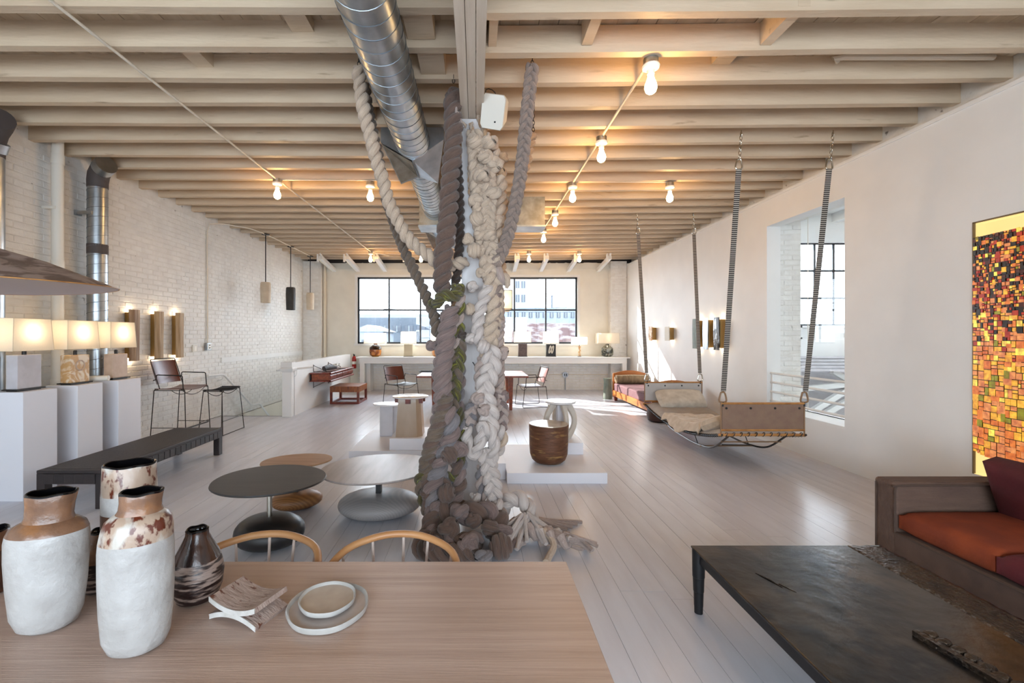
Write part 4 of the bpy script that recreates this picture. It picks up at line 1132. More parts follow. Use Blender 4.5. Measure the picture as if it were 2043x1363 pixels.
for z in (cz1 - .01, cz0 + .01): part('edge_rail', G().tube([(cd, -.88, z), (cd, .88, z)], .022, 10), M['redwood'], t)
for y0 in (-.62, .35):
    part('wire_bracket', rod([(.005, y0, cz1 + .16), (.005, y0, cz1 + .005), (cd + .02, y0, cz1 + .005), (cd + .03, y0, cz1 - .03)], .007, .02), M['rod'], t)
    part('wire_brace', rod([(.005, y0, cz1 + .14), (cd - .15, y0, cz1 + .01)], .006), M['rod'], t)
    part('wire_bracket', rod([(.005, y0, cz0 - .005), (.005, y0, cz0 - .16)], .007), M['rod'], t)
    part('wire_brace', rod([(.005, y0, cz0 - .14), (cd - .15, y0, cz0 - .005)], .006), M['rod'], t)
fig = thing('driftwood_sculpture', 'dark grey knobbly sculpture lying on the drawer shelf', 'sculpture', (HX1 + .2, 10.15, cz1))
part('body', G().tube([(-.04, -.2, .06), (0, 0, .075), (.05, .2, .065), (.07, .32, .05)], [.055, .065, .055, .03], 10, sq=.8), pm('grey_carving', '4c4a4c', .6, c2='2f2d2f', scale=9, bump=.3), fig)
part('branch', G().tube(spline([(.03, .1, .09), (.08, .25, .14), (.05, .4, .1), (.1, .5, .12)], .05), .015, 6).tube(spline([(.06, .15, .08), (.12, .3, .1), (.14, .42, .06)], .05), .014, 6), M['galv_dull'], fig)

# fire extinguisher
e_ = at(704, 740, 12.8)
t = thing('fire_extinguisher', 'red fire extinguisher on the back wall behind the half wall', 'extinguisher', (e_.x + .02, 12.86, .62))
part('cylinder', G().lathe([(.05, 0), (.06, .02), (.06, .28), (.045, .33), (.02, .35)], 16), M['red_tin'], t)
part('valve', G().lathe([(.02, .35), (.022, .38), (.012, .4)], 10), M['black'], t)
part('handle', G().bar((0, 0, .39), (0, -.09, .41), .02, .012), M['black'], t, smooth=False)
part('label_band', G().lathe([(.0605, .12), (.061, .12), (.061, .2), (.0605, .2)], 16), M['porcelain'], t)
# ------------------------------------------------------------------ side tables on the platforms
t = thing('oval_side_table', 'white oval-topped side table on flat grey panel legs', 'side table', (-1.2, 6.42, .12))
part('top', G().lathe([(.255, .445), (.265, .452), (.265, .465), (.26, .47)], 36, sx=1, sy=.62), M['marble'], t)
part('panel_leg', G().box(-.17, .02, -.02, .03, 0, .445), M['stone_g'], t, smooth=False, bevel=.01)
part('panel_leg', G().box(.01, .12, .03, .16, 0, .445), M['stone_g'], t, smooth=False, bevel=.01)
t = thing('pedestal_table', 'round marble-topped table on a tapered sandstone block', 'side table', (-.855, 5.87, .264))
part('block', G().rings([[V((a * w_, b * d_, z)) for a, b in ((-1, -1), (.62, -1), (1, -.55), (1, 1), (-1, 1))] for w_, d_, z in ((.168, .15, 0), (.166, .15, .02), (.14, .125, .44), (.138, .12, .485))]), M['stone_b'], t, smooth=False)
for xx, yy_ in ((-.16, -.02), (-.01, -.12), (.14, -.06), (.15, .1), (-.1, .12)):
    part('wood_block', G().box(xx - .035, xx + .03, yy_ - .03, yy_ + .03, .42, .484), M['redwood'], t, smooth=False)
part('top', G().lathe([(.21, .485), (.228, .49), (.232, .503), (.226, .507)], 40), M['marble'], t)
t = thing('drum_stool', 'rust-brown copper drum stool with rounded bottom', 'stool', (.825, 5.14, .113))
prof = [(.10, 0), (.155, .008), (.19, .04), (.212, .1), (.218, .2), (.222, .38), (.225, .432)]
part('body', G().lathe(prof, 40, wob=lambda a, z: 1 + .004 * sin(5 * a + 20 * z)), M['copper'], t)
part('top', G().lathe([(.22, .432), (.219, .438), (.05, .437)], 40), pm('pale_worn_metal_top', 'c8b8a2', .18, .3, c2='a8937c', scale=5), t)
t = thing('arched_side_table', 'cream round-topped side table on crossed arch legs and column', 'side table', (1.064, 5.7, .252))
part('top', G().lathe([(.15, .44), (.185, .452), (.192, .47), (.186, .478)], 40), M['marble'], t)
part('column', G().box(-.05, .05, -.05, .05, 0, .445), M['stone_g'], t, smooth=False, bevel=.012)
for an in (R_(12), R_(102)):
    for s_ in (-1, 1):
        arc = [V((s_ * (.09 + .10 * sin(th)) * cos(an), s_ * (.09 + .10 * sin(th)) * sin(an), .225 - .225 * cos(th) if False else .44 - .44 * (th / pi))) for th in [pi * i / 14 for i in range(15)]]
        part('arch_leg', G().tube(arc, [.05 - .012 * sin(pi * i / 14) for i in range(15)], 8, sq=.8), M['cream_stone'], t)

# ------------------------------------------------------------------ pebble tables
def pebble(rx, ry, h, n=32, rot=0, sk=0):
    pr = []
    for i in range(13):
        a = -pi / 2 + pi * i / 12
        pr.append((max(cos(a), .02) ** .75, h / 2 + h / 2 * (abs(sin(a)) ** .9) * (1 if a > 0 else -1)))
    return G().lathe(pr, n, sx=rx, sy=ry, rot=rot, off=lambda z: (sk * (z - h / 2), 0), wob=lambda a, z: 1 + .03 * cos(2 * a + .6) + .02 * cos(3 * a))
def top_oval(rx, ry, z, th=.022, rot=0):
    w_ = lambda a, zz: 1 + .02 * cos(2 * a + .5) + .012 * cos(3 * a)
    return G().lathe([(.9, z), (.985, z + th * .35), (1, z + th * .6), (.99, z + th), (.3, z + th)], 56, sx=rx, sy=ry, rot=rot, wob=w_)
t = thing('pebble_table', 'black round coffee table on a black pebble base', 'coffee table', (-1.53, 3.34, 0))
part('base', pebble(.245, .235, .215), M['black_top'], t)
part('stem', G().lathe([(.019, .2), (.019, .475)], 16), M['chrome'], t)
part('top', top_oval(.395, .375, .47), M['black_top'], t)
t = thing('pebble_table', 'limed grey oval coffee table on a grey turned-wood pebble', 'coffee table', (-.845, 3.92, 0))
grain = ring_wood('grey_ring_grain', '9f9998', '939190')
part('base', pebble(.345, .29, .19, rot=R_(8)), grain, t)
part('stem', G().box(-.022, .022, -.03, .03, .17, .39), M['black'], t, smooth=False)
part('top', top_oval(.49, .44, .385, .024, R_(28)), M['grey_top'], t)
t = thing('pebble_table', 'small oak coffee table on a golden pebble base', 'coffee table', (-1.62, 4.07, 0))
part('base', pebble(.215, .17, .145, rot=R_(24)), ring_wood('golden_ring_oak', '96683e', '7d5330', .06, 20), t)
part('stem', G().box(-.02, .02, -.02, .02, .13, .41), M['black'], t, smooth=False)
part('top', top_oval(.3, .235, .405, .022, R_(20)), M['oak_top'], t)

# ------------------------------------------------------------------ swing bed
M['bow'] = pm('grey_steel_tube', '6a6866', .3, .9)
SX0, SX1, SYN, SYF = 2.838, 3.804, 5.23, 7.6
t = thing('swing_bed', 'hanging canvas daybed on four striped straps from the ceiling', 'swing bed', (3.32, 6.4, 0))
def L(x, y, z): return V((x - 3.32, y - 6.4, z))
strap_m = bpy.data.materials.new('striped_webbing'); strap_m.use_nodes = True
nt = strap_m.node_tree; b_ = nt.nodes['Principled BSDF']; b_.inputs['Roughness'].default_value = .8
a_ = nt.nodes.new('ShaderNodeAttribute'); a_.attribute_name = 'tuv'
sx_ = nt.nodes.new('ShaderNodeSeparateXYZ'); nt.links.new(a_.outputs['Vector'], sx_.inputs[0])
fr_ = nt.nodes.new('ShaderNodeMath'); fr_.operation = 'FRACT'; nt.links.new(sx_.outputs[2], fr_.inputs[0])
rp = nt.nodes.new('ShaderNodeValToRGB'); rp.color_ramp.interpolation = 'CONSTANT'
rp.color_ramp.elements[0].color = lin('2c2624'); rp.color_ramp.elements[1].color = lin('b9b0a6'); rp.color_ramp.elements[1].position = .58
nt.links.new(fr_.outputs[0], rp.inputs[0]); nt.links.new(rp.outputs[0], b_.inputs['Base Color'])
def strap(pa, pb, w_=.058):
    d = (pb - pa); Ln = d.length; n = int(Ln / .1)
    sd = V((1, 0, 0)); th = d.normalized().cross(sd).normalized() * .004
    rings = []; ts = []
    for i in range(n + 1):
        p_ = pa + d * (i / n)
        r = [p_ - sd * w_ / 2 - th, p_ + sd * w_ / 2 - th, p_ + sd * w_ / 2 + th, p_ - sd * w_ / 2 + th]
        rings.append(r); ts += [(0, 0, Ln * i / n / .021)] * 4
    return G().rings(rings, ts=ts)
def loop_ring(c, w_, h_, r=.008, top=.35):
    pts = [(-w_ * top, 0, h_), (w_ * top, 0, h_), (w_ * .5, 0, h_ * .2), (w_ * .3, 0, 0), (-w_ * .3, 0, 0), (-w_ * .5, 0, h_ * .2)]
    return G().tube(spline([c + V(p_) for p_ in pts] + [c + V(pts[0])], .012)[:-1], r, 8, closed=True)
for (xt, yt, xb, yb, zb) in ((2.774, 4.72, SX0 + .02, SYN, .78), (3.735, 4.72, SX1 - .0, SYN, .78), (2.80, 7.86, SX0 + .04, SYF, .79), (3.78, 7.86, SX1 - .03, SYF, .79)):
    hook, lo = V((xt, yt, ZC + .0)), V((xb, yb, zb))
    ch = hook.lerp(lo, .09); tp = hook.lerp(lo, .125); bt = hook.lerp(lo, .955)
    cg = chain_links(G(), L(*hook), L(*ch), .014, .0035)
    c_ = part('chain', cg, M['chrome'], t)
    part('ceiling_hook', G().tube([L(*hook) + V((0, 0, .02)), L(*hook) + V((0, 0, -.04))], .006, 6), M['chrome'], c_)
    part('strap_ring', loop_ring(L(*tp), .07, .1, .009, .28), M['chrome'], t)
    part('strap', strap(L(*tp), L(*bt)), strap_m, t)
    part('strap_ring', loop_ring(L(*lo) - V((0, 0, .0)), .085, .11, .010, .25), M['brass'] if yb < 6 else M['chrome'], t)
    part('clasp', G().tube([L(*lo), L(xb, yb, zb - .05)], .012, 8), M['dark_metal'], t)
def panel(y, z0, z1, mat, nm):
    f = part(nm, G().box(SX0 - 3.32 + .012, SX1 - 3.32 - .012, y - 6.4 - .004, y - 6.4 + .004, z0, z1), mat, t, smooth=False)
    for k in range(4):
        xx = SX0 + .06 + (SX1 - SX0 - .12) * k / 3 - 3.32
        part('grommet', G().tube([V((xx, y - 6.4 - .009, z1 - .055)), V((xx, y - 6.4 + .009, z1 - .055))], .013, 12), M['black'], f)
    for z in (z0, z1): part('dowel', G().tube([L(SX0 - .0, y, z), L(SX1 + .0, y, z)], .013, 10), M['cane'], f)
    for xx in (SX0, SX1): part('side_rod', G().tube([L(xx, y, z0 - .05), L(xx, y, z1 + .015)], .009, 8), M['brass'], f)
    return f
panel(SYN, .455, .765, M['canvas'], 'foot_panel')
panel(SYF, .45, .765, M['canvas_w'], 'head_panel')
sag = lambda y: .405 - .16 * (1 - ((y - 6.42) / 1.2) ** 2)
part('bed_sling', G().grid(lambda u, v: L(SX0 + .01 + u * (SX1 - SX0 - .02), 5.22 + v * 2.4, sag(5.22 + v * 2.4)), 4, 20, .012), M['canvas'], t)
def mat_fn(u, v):
    y = 5.25 + v * 2.33; e = min(1, min(u, 1 - u) * 9) ** .5 * min(1, min(v, 1 - v) * 14) ** .5
    return L(SX0 + .02 + u * (SX1 - SX0 - .04), y, sag(y) + .012 + .075 * e + .004 * sin(30 * u + 4 * v))
part('mattress', G().grid(mat_fn, 20, 34, .012), M['linen'], t)
for xx in (SX0, SX1):
    e_ = part('edge_rail', G().tube([L(xx, 5.2 + i * .1, sag(5.2 + i * .1) - .005) for i in range(25)], .011, 8), M['dark_metal'], t)
    g = G()
    for i in range(48):
        y = 5.23 + i * .0495; c_ = L(xx, y, sag(y) - .005)
        g.tube([c_ + V((cos(a) * .018, .006 * sin(a), sin(a) * .018)) for a in [2 * pi * k / 8 for k in range(8)]], .003, 4, closed=True)
    part('lacing', g, M['rod'], e_, kind='stuff')
for xx in (2.95, 3.62):
    part('bow_rail', G().tube(spline([L(xx, 7.2, sag(7.2)), L(xx, 6.9, .17), L(xx, 6.4, .115), L(xx, 5.95, .11), L(xx, 5.6, .17), L(xx, 5.26, .385)], .06), .012, 8), M['bow'], t)
    part('strut', G().tube([L(xx, 6.0, .11), L(xx - .03, 6.05, sag(6.05))], .006, 6), M['dark_metal'], t)
part('cross_dowel', G().tube([L(2.93, 5.9, .11), L(3.65, 5.9, .11)], .008, 8), M['brass'], t)
part('cross_dowel', G().tube([L(2.93, 5.4, .28), L(3.65, 5.4, .28)], .008, 8), M['brass'], t)
part('strut', G().tube([L(3.0, 5.5, .22), L(3.6, 5.9, .12)], .006, 6), M['dark_metal'], t)
e_ = part('end_dowel', G().tube([L(SX0 - .03, SYN, .40), L(SX1 + .02, SYN, .40)], .016, 10), M['cane'], t)
for i in range(11):
    xx = SX0 + .06 + i * (SX1 - SX0 - .1) / 10 - 3.32
    part('lashing', G().tube([V((xx + .01 * sin(a), SYN - 6.4 + cos(a) * .02, .405 + sin(a) * .022)) for a in [2 * pi * k / 10 for k in range(10)]], .005, 5, closed=True), M['black'], e_)
part('end_dowel', G().tube([L(SX0 - .03, SYF, .40), L(SX1 + .02, SYF, .40)], .016, 10), M['cane'], t)

def pillow(w_, d_, h_, n=20, pw_=.35):
    def half(s_):
        def fn(u, v):
            a, b = 2 * u - 1, 2 * v - 1
            k = max(0, (1 - a ** 4)) ** pw_ * max(0, (1 - b ** 4)) ** pw_
            pin = 1 - .05 * (a * a) * (b * b) 
            return (a * w_ / 2 * (1 - .05 * (1 - b * b) * abs(a) ** 3 * 0) * pin, b * d_ / 2 * pin, s_ * h_ / 2 * k)
        return fn
    g = G().grid(half(1), n, n)
    g.grid(half(-1), n, n)
    return g
def place(o, Mx):
    o.matrix_world = Mx
    return o
o = solo('bed_pillow', pillow(.78, .36, .19), M['fur'], 'pale hide pillow leaning at the head of the swing bed', 'pillow')
place(o, Matrix.Translation((3.34, 7.36, .515)) @ Matrix.Rotation(R_(38), 4, 'X'))
o = solo('bed_pillow', pillow(.42, .34, .17), M['fleece'], 'small fluffy cream pillow behind the canvas foot panel', 'pillow')
place(o, Matrix.Translation((3.06, 5.62, .46)) @ Matrix.Rotation(R_(15), 4, 'Z') @ Matrix.Rotation(R_(-25), 4, 'X'))
def throw_fn(u, v):
    y = 5.68 + v * 1.15 + .05 * sin(6 * u + 1) + .02 * sin(17 * u); x = SX0 - .05 + u * (.80 + .08 * sin(5 * v)) + .03 * sin(9 * v) + .012 * sin(23 * v)
    ed = max(0, SX0 + .03 - x)
    e = min(1, min(u, 1 - u) * 8, min(v, 1 - v) * 8) ** .5
    top_ = sag(y) + .088 + .03 * e + .02 * e * (abs(sin(7 * v + 3 * u)) + .5 * abs(sin(13 * u - 5 * v))) + .006 * sin(40 * u + 9 * v) * sin(37 * v)
    return (x + ed * .3, y, top_ - ed * 1.1)
o = solo('fleece_throw', G().grid(throw_fn, 60, 60, .02), M['fleece'], 'rumpled cream fleece throw across the middle of the swing bed', 'throw')

# ------------------------------------------------------------------ daybed and pouf by the right wall
t = thing('daybed', 'honey wood daybed with mauve mattress along the right wall', 'daybed', (3.7, 9.68, 0))
def curved_board(y):
    n = 12
    poly = [(-.4, .08)] + [(-.4 + .8 * i / n, .64 + .075 * sin(pi * i / n)) for i in range(n + 1)] + [(.4, .08)]
    return G().prism(poly, -.02, .02, Matrix.Translation((0, y, 0)) @ Matrix.Rotation(pi / 2, 4, 'X'))
part('headboard', curved_board(1.2), M['fir'], t)
part('footboard', curved_board(-1.2), M['fir'], t)
for sx in (-1, 1):
    part('side_rail', G().box(sx * .4 - .018, sx * .4 + .018, -1.2, 1.2, .11, .245), M['fir'], t, smooth=False, bevel=.003)
    for sy in (-1, 1):
        part('leg', G().rings([[V((sx * .37 + a * s_, sy * 1.08 + b * s_, z)) for a, b in ((-.04, -.04), (.04, -.04), (.04, .04), (-.04, .04))] for s_, z in ((.7, 0), (1, .12))]), M['redwood'], t, smooth=False)
part('mattress', G().box(-.39, .39, -1.17, 1.17, .22, .41), M['mauve'], t, bevel=.03)
o = solo('bolster', G().tube([(-.42, 0, 0), (-.41, 0, 0), (-.39, 0, 0), (0, 0, 0), (.39, 0, 0), (.41, 0, 0), (.42, 0, 0)], [.02, .07, .1, .11, .1, .07, .02], 24), M['bolster'], 'taupe velvet bolster at the head of the daybed', 'bolster', (3.72, 10.74, .515))
part('end_button', G().lathe([(.012, 0), (.012, .006)], 10, (-.425, 0, 0)), M['dark_wood'], o)
t = thing('round_pouf', 'dark brown round leather pouf half hidden behind the swing bed', 'pouf', (3.28, 8.15, 0))
part('body', G().lathe([(.12, 0), (.17, .03), (.19, .12), (.18, .22), (.14, .27), (.05, .285)], 28), pm('dark_brown_leather', '4a2a20', .5, c2='39201a', scale=8, bump=.2), t)
part('seam', G().tube([(cos(a) * .19, sin(a) * .19, .13) for a in [2 * pi * i / 28 for i in range(28)]], .004, 5, closed=True), M['dark_wood'], t)
t = thing('stone_vessel', 'grey-green tapered stone vessel behind the daybed head', 'vessel', (3.22, 11.05, 0))
part('body', G().lathe([(.11, 0), (.1, .2), (.09, .42), (.1, .5)], 20), M['moss'], t)
part('rim', G().lathe([(.1, .5), (.105, .51), (.08, .51)], 20), M['moss'], t)

# ------------------------------------------------------------------ sofa
t = thing('suede_sofa', 'taupe suede sofa with wide flat arms at the right edge', 'sofa', (3.13, 1.9, 0))
SF = 2.66 - 3.13   # front face x (local)
def rbox(x0, x1, y0, y1, z0, z1): return G().box(x0, x1, y0, y1, z0, z1)
part('arm', rbox(SF, .47, .965, 1.12, .0, .615), M['suede_rib'], t, smooth=True, bevel=.022)
part('arm', rbox(SF, .47, -1.12, -.965, .0, .615), M['suede_rib'], t, smooth=True, bevel=.022)
part('back', rbox(.28, .48, -1.0, 1.0, .0, .66), M['suede'], t, bevel=.03)
part('base', rbox(SF + .004, .4, -.98, .98, .04, .305), M['suede'], t, bevel=.012)
g = G()
x0_, yn = SF - .002, .962
g.tube(spline([(x0_, yn, .30), (x0_, yn - .0, .55), (x0_ + .01, yn, .585), (x0_ + .04, yn - .003, .60), (.3, yn - .003, .60)], .05), .006, 6)
g.tube([(x0_, 1.1, .03), (x0_, 1.1, .58), (x0_ + .02, 1.1, .612)], .005, 6)
g.tube([(x0_, .965, .3), (x0_, -.965, .3)], .006, 6)
part('piping', g, pm('dark_piping', '4a382e', .8), t)
def cushion(nm, cx, cy, cz, w_, d_, h_, mat, Mx=None, lb=None):
    r = .05
    def fn(s_):
        def f(u, v):
            a, b = 2 * u - 1, 2 * v - 1
            k = (max(0, 1 - abs(a) ** 9) * max(0, 1 - abs(b) ** 9)) ** .5
            return (cx + a * w_ / 2, cy + b * d_ / 2, cz + s_ * (h_ / 2 * (.55 + .45 * k) + .012 * (1 - a * a) * (1 - b * b)))
        return f
    g = G().grid(fn(1), 22, 22).grid(fn(-1), 22, 22)
    n = 23
    fs = []
    k = n * n
    for i in range(22):
        for (p_, q_) in ((i * n, (i + 1) * n), (i * n + 22, (i + 1) * n + 22), (i, i + 1), (22 * n + i, 22 * n + i + 1)):
            fs.append((p_, q_, q_ + k, p_ + k))
    g.f += fs
    if Mx: g.v = [tuple(Mx @ V(p_)) for p_ in g.v]
    return part(nm, g, mat, t, ang=60, label=lb)
cushion('seat_cushion', -.07, .69, .375, .77, .53, .15, M['orange'], lb='rust orange velvet seat cushion')
cushion('seat_cushion', -.07, .12, .375, .78, .59, .15, M['crimson'], lb='crimson velvet seat cushion')
cushion('seat_cushion', -.07, -.55, .375, .77, .74, .15, M['orange'])
MB = Matrix.Translation((.16, .6, .56)) @ Matrix.Rotation(R_(72), 4, 'Y')
cushion('back_cushion', 0, 0, 0, .46, .66, .17, M['crimson'], MB, lb='crimson velvet back cushion')
MB = Matrix.Translation((.16, -.2, .56)) @ Matrix.Rotation(R_(72), 4, 'Y')
cushion('back_cushion', 0, 0, 0, .46, .8, .17, M['orange'], MB)

# ------------------------------------------------------------------ steel coffee table
t = thing('steel_coffee_table', 'low blackened steel coffee table with rough cast border', 'coffee table', (1.75, 1.75, 0))
TX0, TX1, TG, TY0, TY1, TZ = 1.215 - 1.75, 2.285 - 1.75, 2.10 - 1.75, .85 - 1.75, 2.555 - 1.75, .363
part('top_plate', G().box(TX0, TG - .003, TY0, TY1, TZ - .012, TZ), M['iron_top'], t, smooth=False, bevel=.003)
def rough(u, v):
    return (TG + .003 + u * (TX1 - TG - .003), TY0 + v * (TY1 - TY0), TZ + RND.uniform(-.003, .003))
part('cast_border', G().grid(rough, 10, 90, .014), M['iron_rough'], t, ang=180)
for xx in (TX0 + .02, TX1 - .035): part('side_frame', G().box(xx, xx + .015, TY0 + .04, TY1 - .03, TZ - .075, TZ - .012), M['dark_metal'], t, smooth=False)
for yy_ in (TY1 - .05, TY0 + .035): part('end_frame', G().box(TX0 + .03, TX1 - .03, yy_, yy_ + .015, TZ - .07, TZ - .012), M['dark_metal'], t, smooth=False)
for xx in (TX0 + .03, TX1 - .03):
    for yy_ in (TY0 + .03, TY1 - .03):
        part('leg', G().lathe([(.022, 0), (.023, .04), (.024, .04), (.026, .12), (.028, .122), (.03, .2), (.032, .202), (.034, TZ - .02), (.034, TZ - .004), (.026, TZ - .001)], 18, (xx, yy_, 0)), M['dark_metal'], t)
cast = thing('cast_bar', 'rough cast metal bar lying on the steel coffee table', 'ornament', (1.79, 1.665, TZ))
cast.rotation_euler = (0, 0, R_(8))
part('plain_bar', G().box(-.045, -.018, -.2, .13, 0, .02), M['iron_rough'], cast, smooth=False)
for i in range(8):
    part('knob', G().lathe([(.02, 0), (.03, .008), (.024, .018), (.006, .024)], 10, (.01 + RND.uniform(-.006, .006), -.2 + i * .044, 0), sx=1, sy=.8, wob=lambda a, z: 1 + .15 * sin(3 * a + i)), M['iron_rough'], cast)
wm = thing('weld_scar', 'small raised weld scar near the left edge of the steel table', 'ornament', (1.42, 2.19, TZ), R_(20))
part('bead', G().tube([(0, -.07, .001), (.004, 0, .003), (0, .07, .001)], [.001, .004, .001], 8, sq=.5), M['iron_rough'], wm)
part('bead_tail', G().tube([(.02, -.12, .0005), (.015, -.04, .002)], [.001, .002], 6), M['iron_rough'], wm)

# ------------------------------------------------------------------ foreground dining table, chairs
DT = .75
t = thing('oak_table', 'large bleached oak dining table in the foreground', 'table', (-.95, 1.1, 0))
for (y0, y1) in ((-.52, -.095), (-.093, .5)):
    part('top_plank', G().box(-1.3, 1.27, y0, y1, DT - .045, DT), M['table_wood'], t, smooth=False, bevel=.004)
for sx in (-1, 1):
    for sy in (-1, 1):
        part('leg', G().rings([[V((sx * 1.1 + a * s_, sy * .4 + b * s_, z)) for a, b in ((-.045, -.045), (.045, -.045), (.045, .045), (-.045, .045))] for s_, z in ((.7, 0), (1, DT - .045))]), M['table_wood'], t, smooth=False)
for sy in (-1, 1): part('apron', G().box(-1.05, 1.05, sy * .4 - .012, sy * .4 + .012, DT - .13, DT - .045), M['table_wood'], t, smooth=False)
def bow_chair(label, x, y, rz):
    t = thing('bow_chair', label, 'chair', (x, y, 0), rz, 'bow-back chairs behind the oak table')
    # seat faces -y (towards the camera); horseshoe rail open at -y
    bow = [(-.235, -.22, .70), (-.238, -.05, .715), (-.2, .1, .74), (-.1, .175, .757), (0, .195, .762), (.1, .175, .757), (.2, .1, .74), (.238, -.05, .715), (.235, -.22, .70)]
    part('bow_rail', G().tube(spline(bow, .03), .0135, 10), M['ash_bent'], t)
    part('seat', G().lathe([(.16, .435), (.215, .44), (.22, .455), (.2, .462), (.05, .452)], 32, (0, -.02, 0), sx=1, sy=.95), M['ash_bent'], t)
    pts = spline(bow, .02); n = len(pts)
    for k in range(9):
        q_ = pts[int((.06 + .88 * k / 8) * (n - 1))]
        part('spindle', G().tube([(q_.x * .82, (q_.y + .02) * .82 - .02, .455), q_], .0055, 8), M['ash_spindle'], t)
    for sx in (-1, 1):
        for sy in (-1, 1): part('leg', G().tube([(sx * .13, sy * .12 - .02, .44), (sx * .19, sy * .18 - .02, 0)], [.016, .012], 10), M['ash_bent'], t)
        part('stretcher', G().tube([(sx * .165, -.17, .18), (sx * .165, .13, .18)], .008, 8), M['ash_bent'], t)
    return t
bow_chair('bent ash bow-back chair beside the dark vase, behind the oak table', -.80, 1.60, R_(6))
bow_chair('bent ash bow-back chair right of the other, behind the oak table', -.295, 1.60, R_(-2))

# ------------------------------------------------------------------ vases and dishes on the oak table
def vase(label, x, y, parts, seg=40, sx=1, sy=1, rot=0, off=None, inner=None, amp=.010, ph=0, grp='stoneware vases on the oak table'):
    t = thing('stoneware_vase', label, 'vase', (x, y, DT), 0, grp)
    wob = lambda a, z: 1 + amp * sin(2 * a + 13 * z + ph) + amp * .6 * sin(5 * a + 31 * z + ph) + amp * .5 * sin(3 * a - 47 * z)
    for nm, prof, m_ in parts:
        part(nm, G().lathe(prof, seg, sx=sx, sy=sy, rot=rot, off=off, wob=wob, cap0=(prof[0][1] <= .001), cap1=False), m_, t)
    pr = inner
    r0, z0 = inner[0]
    part('lip', G().tube([V((cos(a) * r0 * .985 * sx * wob(a, z0) * cos(rot) - sin(a) * r0 * .985 * sy * wob(a, z0) * sin(rot) + (off(z0)[0] if off else 0), cos(a) * r0 * .985 * sx * wob(a, z0) * sin(rot) + sin(a) * r0 * .985 * sy * wob(a, z0) * cos(rot), z0 + .0015 * sin(5 * a))) for a in [2 * pi * k / 40 for k in range(40)]], .0036, 6, closed=True), M['inner'], t)
    part('dark_interior', G().lathe(pr, seg, sx=sx, sy=sy, rot=rot, off=off, wob=wob, cap0=False, cap1=True), M['inner'], t)
    return t
offA = lambda z: (.012 * max(0, (z - .24)) / .13 - .004, 0)
vase('white vase with offset amber neck, left of the tallest white one', -1.17, 1.235, [
    ('body', [(.03, 0), (.055, .002), (.078, .014), (.092, .045), (.102, .12), (.108, .2), (.109, .25), (.106, .268)], M['ceramic_w']),
    ('amber_shoulder', [(.106, .268), (.099, .282), (.082, .292), (.068, .298)], M['ceramic_o']),
    ('neck', [(.068, .298), (.063, .31), (.064, .34), (.068, .368), (.066, .371)], M['ceramic_o'])], sx=.86, sy=.62, rot=R_(16), off=offA, inner=[(.066, .371), (.061, .368), (.057, .33), (.05, .29)])
vase('tall white vase with rust-splashed shoulder in front of the others', -.865, 1.15, [
    ('body', [(.03, 0), (.05, .002), (.07, .012), (.083, .04), (.09, .1), (.094, .18), (.094, .26), (.092, .285)], M['ceramic_w']),
    ('splashed_shoulder', [(.092, .285), (.089, .31), (.082, .334), (.066, .348), (.058, .352)], M['ceramic_r']),
    ('neck', [(.058, .352), (.053, .362), (.052, .38), (.054, .4), (.052, .403)], M['ceramic_o'])], sx=.88, sy=.68, rot=R_(18), off=lambda z: (.012 * max(0, z - .28) / .12, 0), inner=[(.052, .403), (.047, .4), (.045, .37), (.04, .33)], ph=1.3)
vase('banded tall vase standing behind the two white ones', -1.075, 1.40, [
    ('white_foot', [(.07, 0), (.082, .01), (.086, .1), (.087, .16)], M['ceramic_w']), ('brown_band', [(.087, .16), (.087, .26)], M['ceramic_br']),
    ('white_band', [(.087, .26), (.086, .315)], M['ceramic_w']), ('rust_band', [(.086, .315), (.084, .335), (.081, .40), (.079, .403)], M['ceramic_r'])], sx=.86, sy=.7, rot=R_(12), inner=[(.079, .403), (.073, .4), (.07, .36), (.065, .3)], ph=2.2)
vase('small dark dripped vase with scratched belly right of the white vases', -.85, 1.375, [
    ('body', [(.035, 0), (.055, .006), (.068, .04), (.073, .08), (.07, .1), (.064, .125)], M['ceramic_ds']),
    ('glazed_neck', [(.064, .125), (.058, .14), (.043, .17), (.032, .195), (.031, .208), (.029, .21)], M['ceramic_d'])], inner=[(.029, .21), (.026, .207), (.024, .19), (.02, .16)], ph=.4)
vase('small brown scratched vase between the white vases', -1.185, 1.43, [
    ('body', [(.03, 0), (.05, .006), (.062, .04), (.066, .08), (.063, .1)], M['ceramic_ds']), ('glazed_neck', [(.063, .1), (.055, .13), (.04, .16), (.032, .18), (.03, .183)], M['ceramic_o'])],
    inner=[(.03, .183), (.027, .18), (.024, .17), (.02, .14)], ph=.9)
vase('dark brown vase at the far left edge of the oak table', -1.52, 1.42, [
    ('body', [(.03, 0), (.055, .006), (.075, .05), (.078, .1), (.07, .14)], M['ceramic_d']), ('neck', [(.07, .14), (.045, .17), (.035, .19)], M['ceramic_br'])],
    inner=[(.035, .19), (.03, .187), (.028, .16)], ph=1.9)
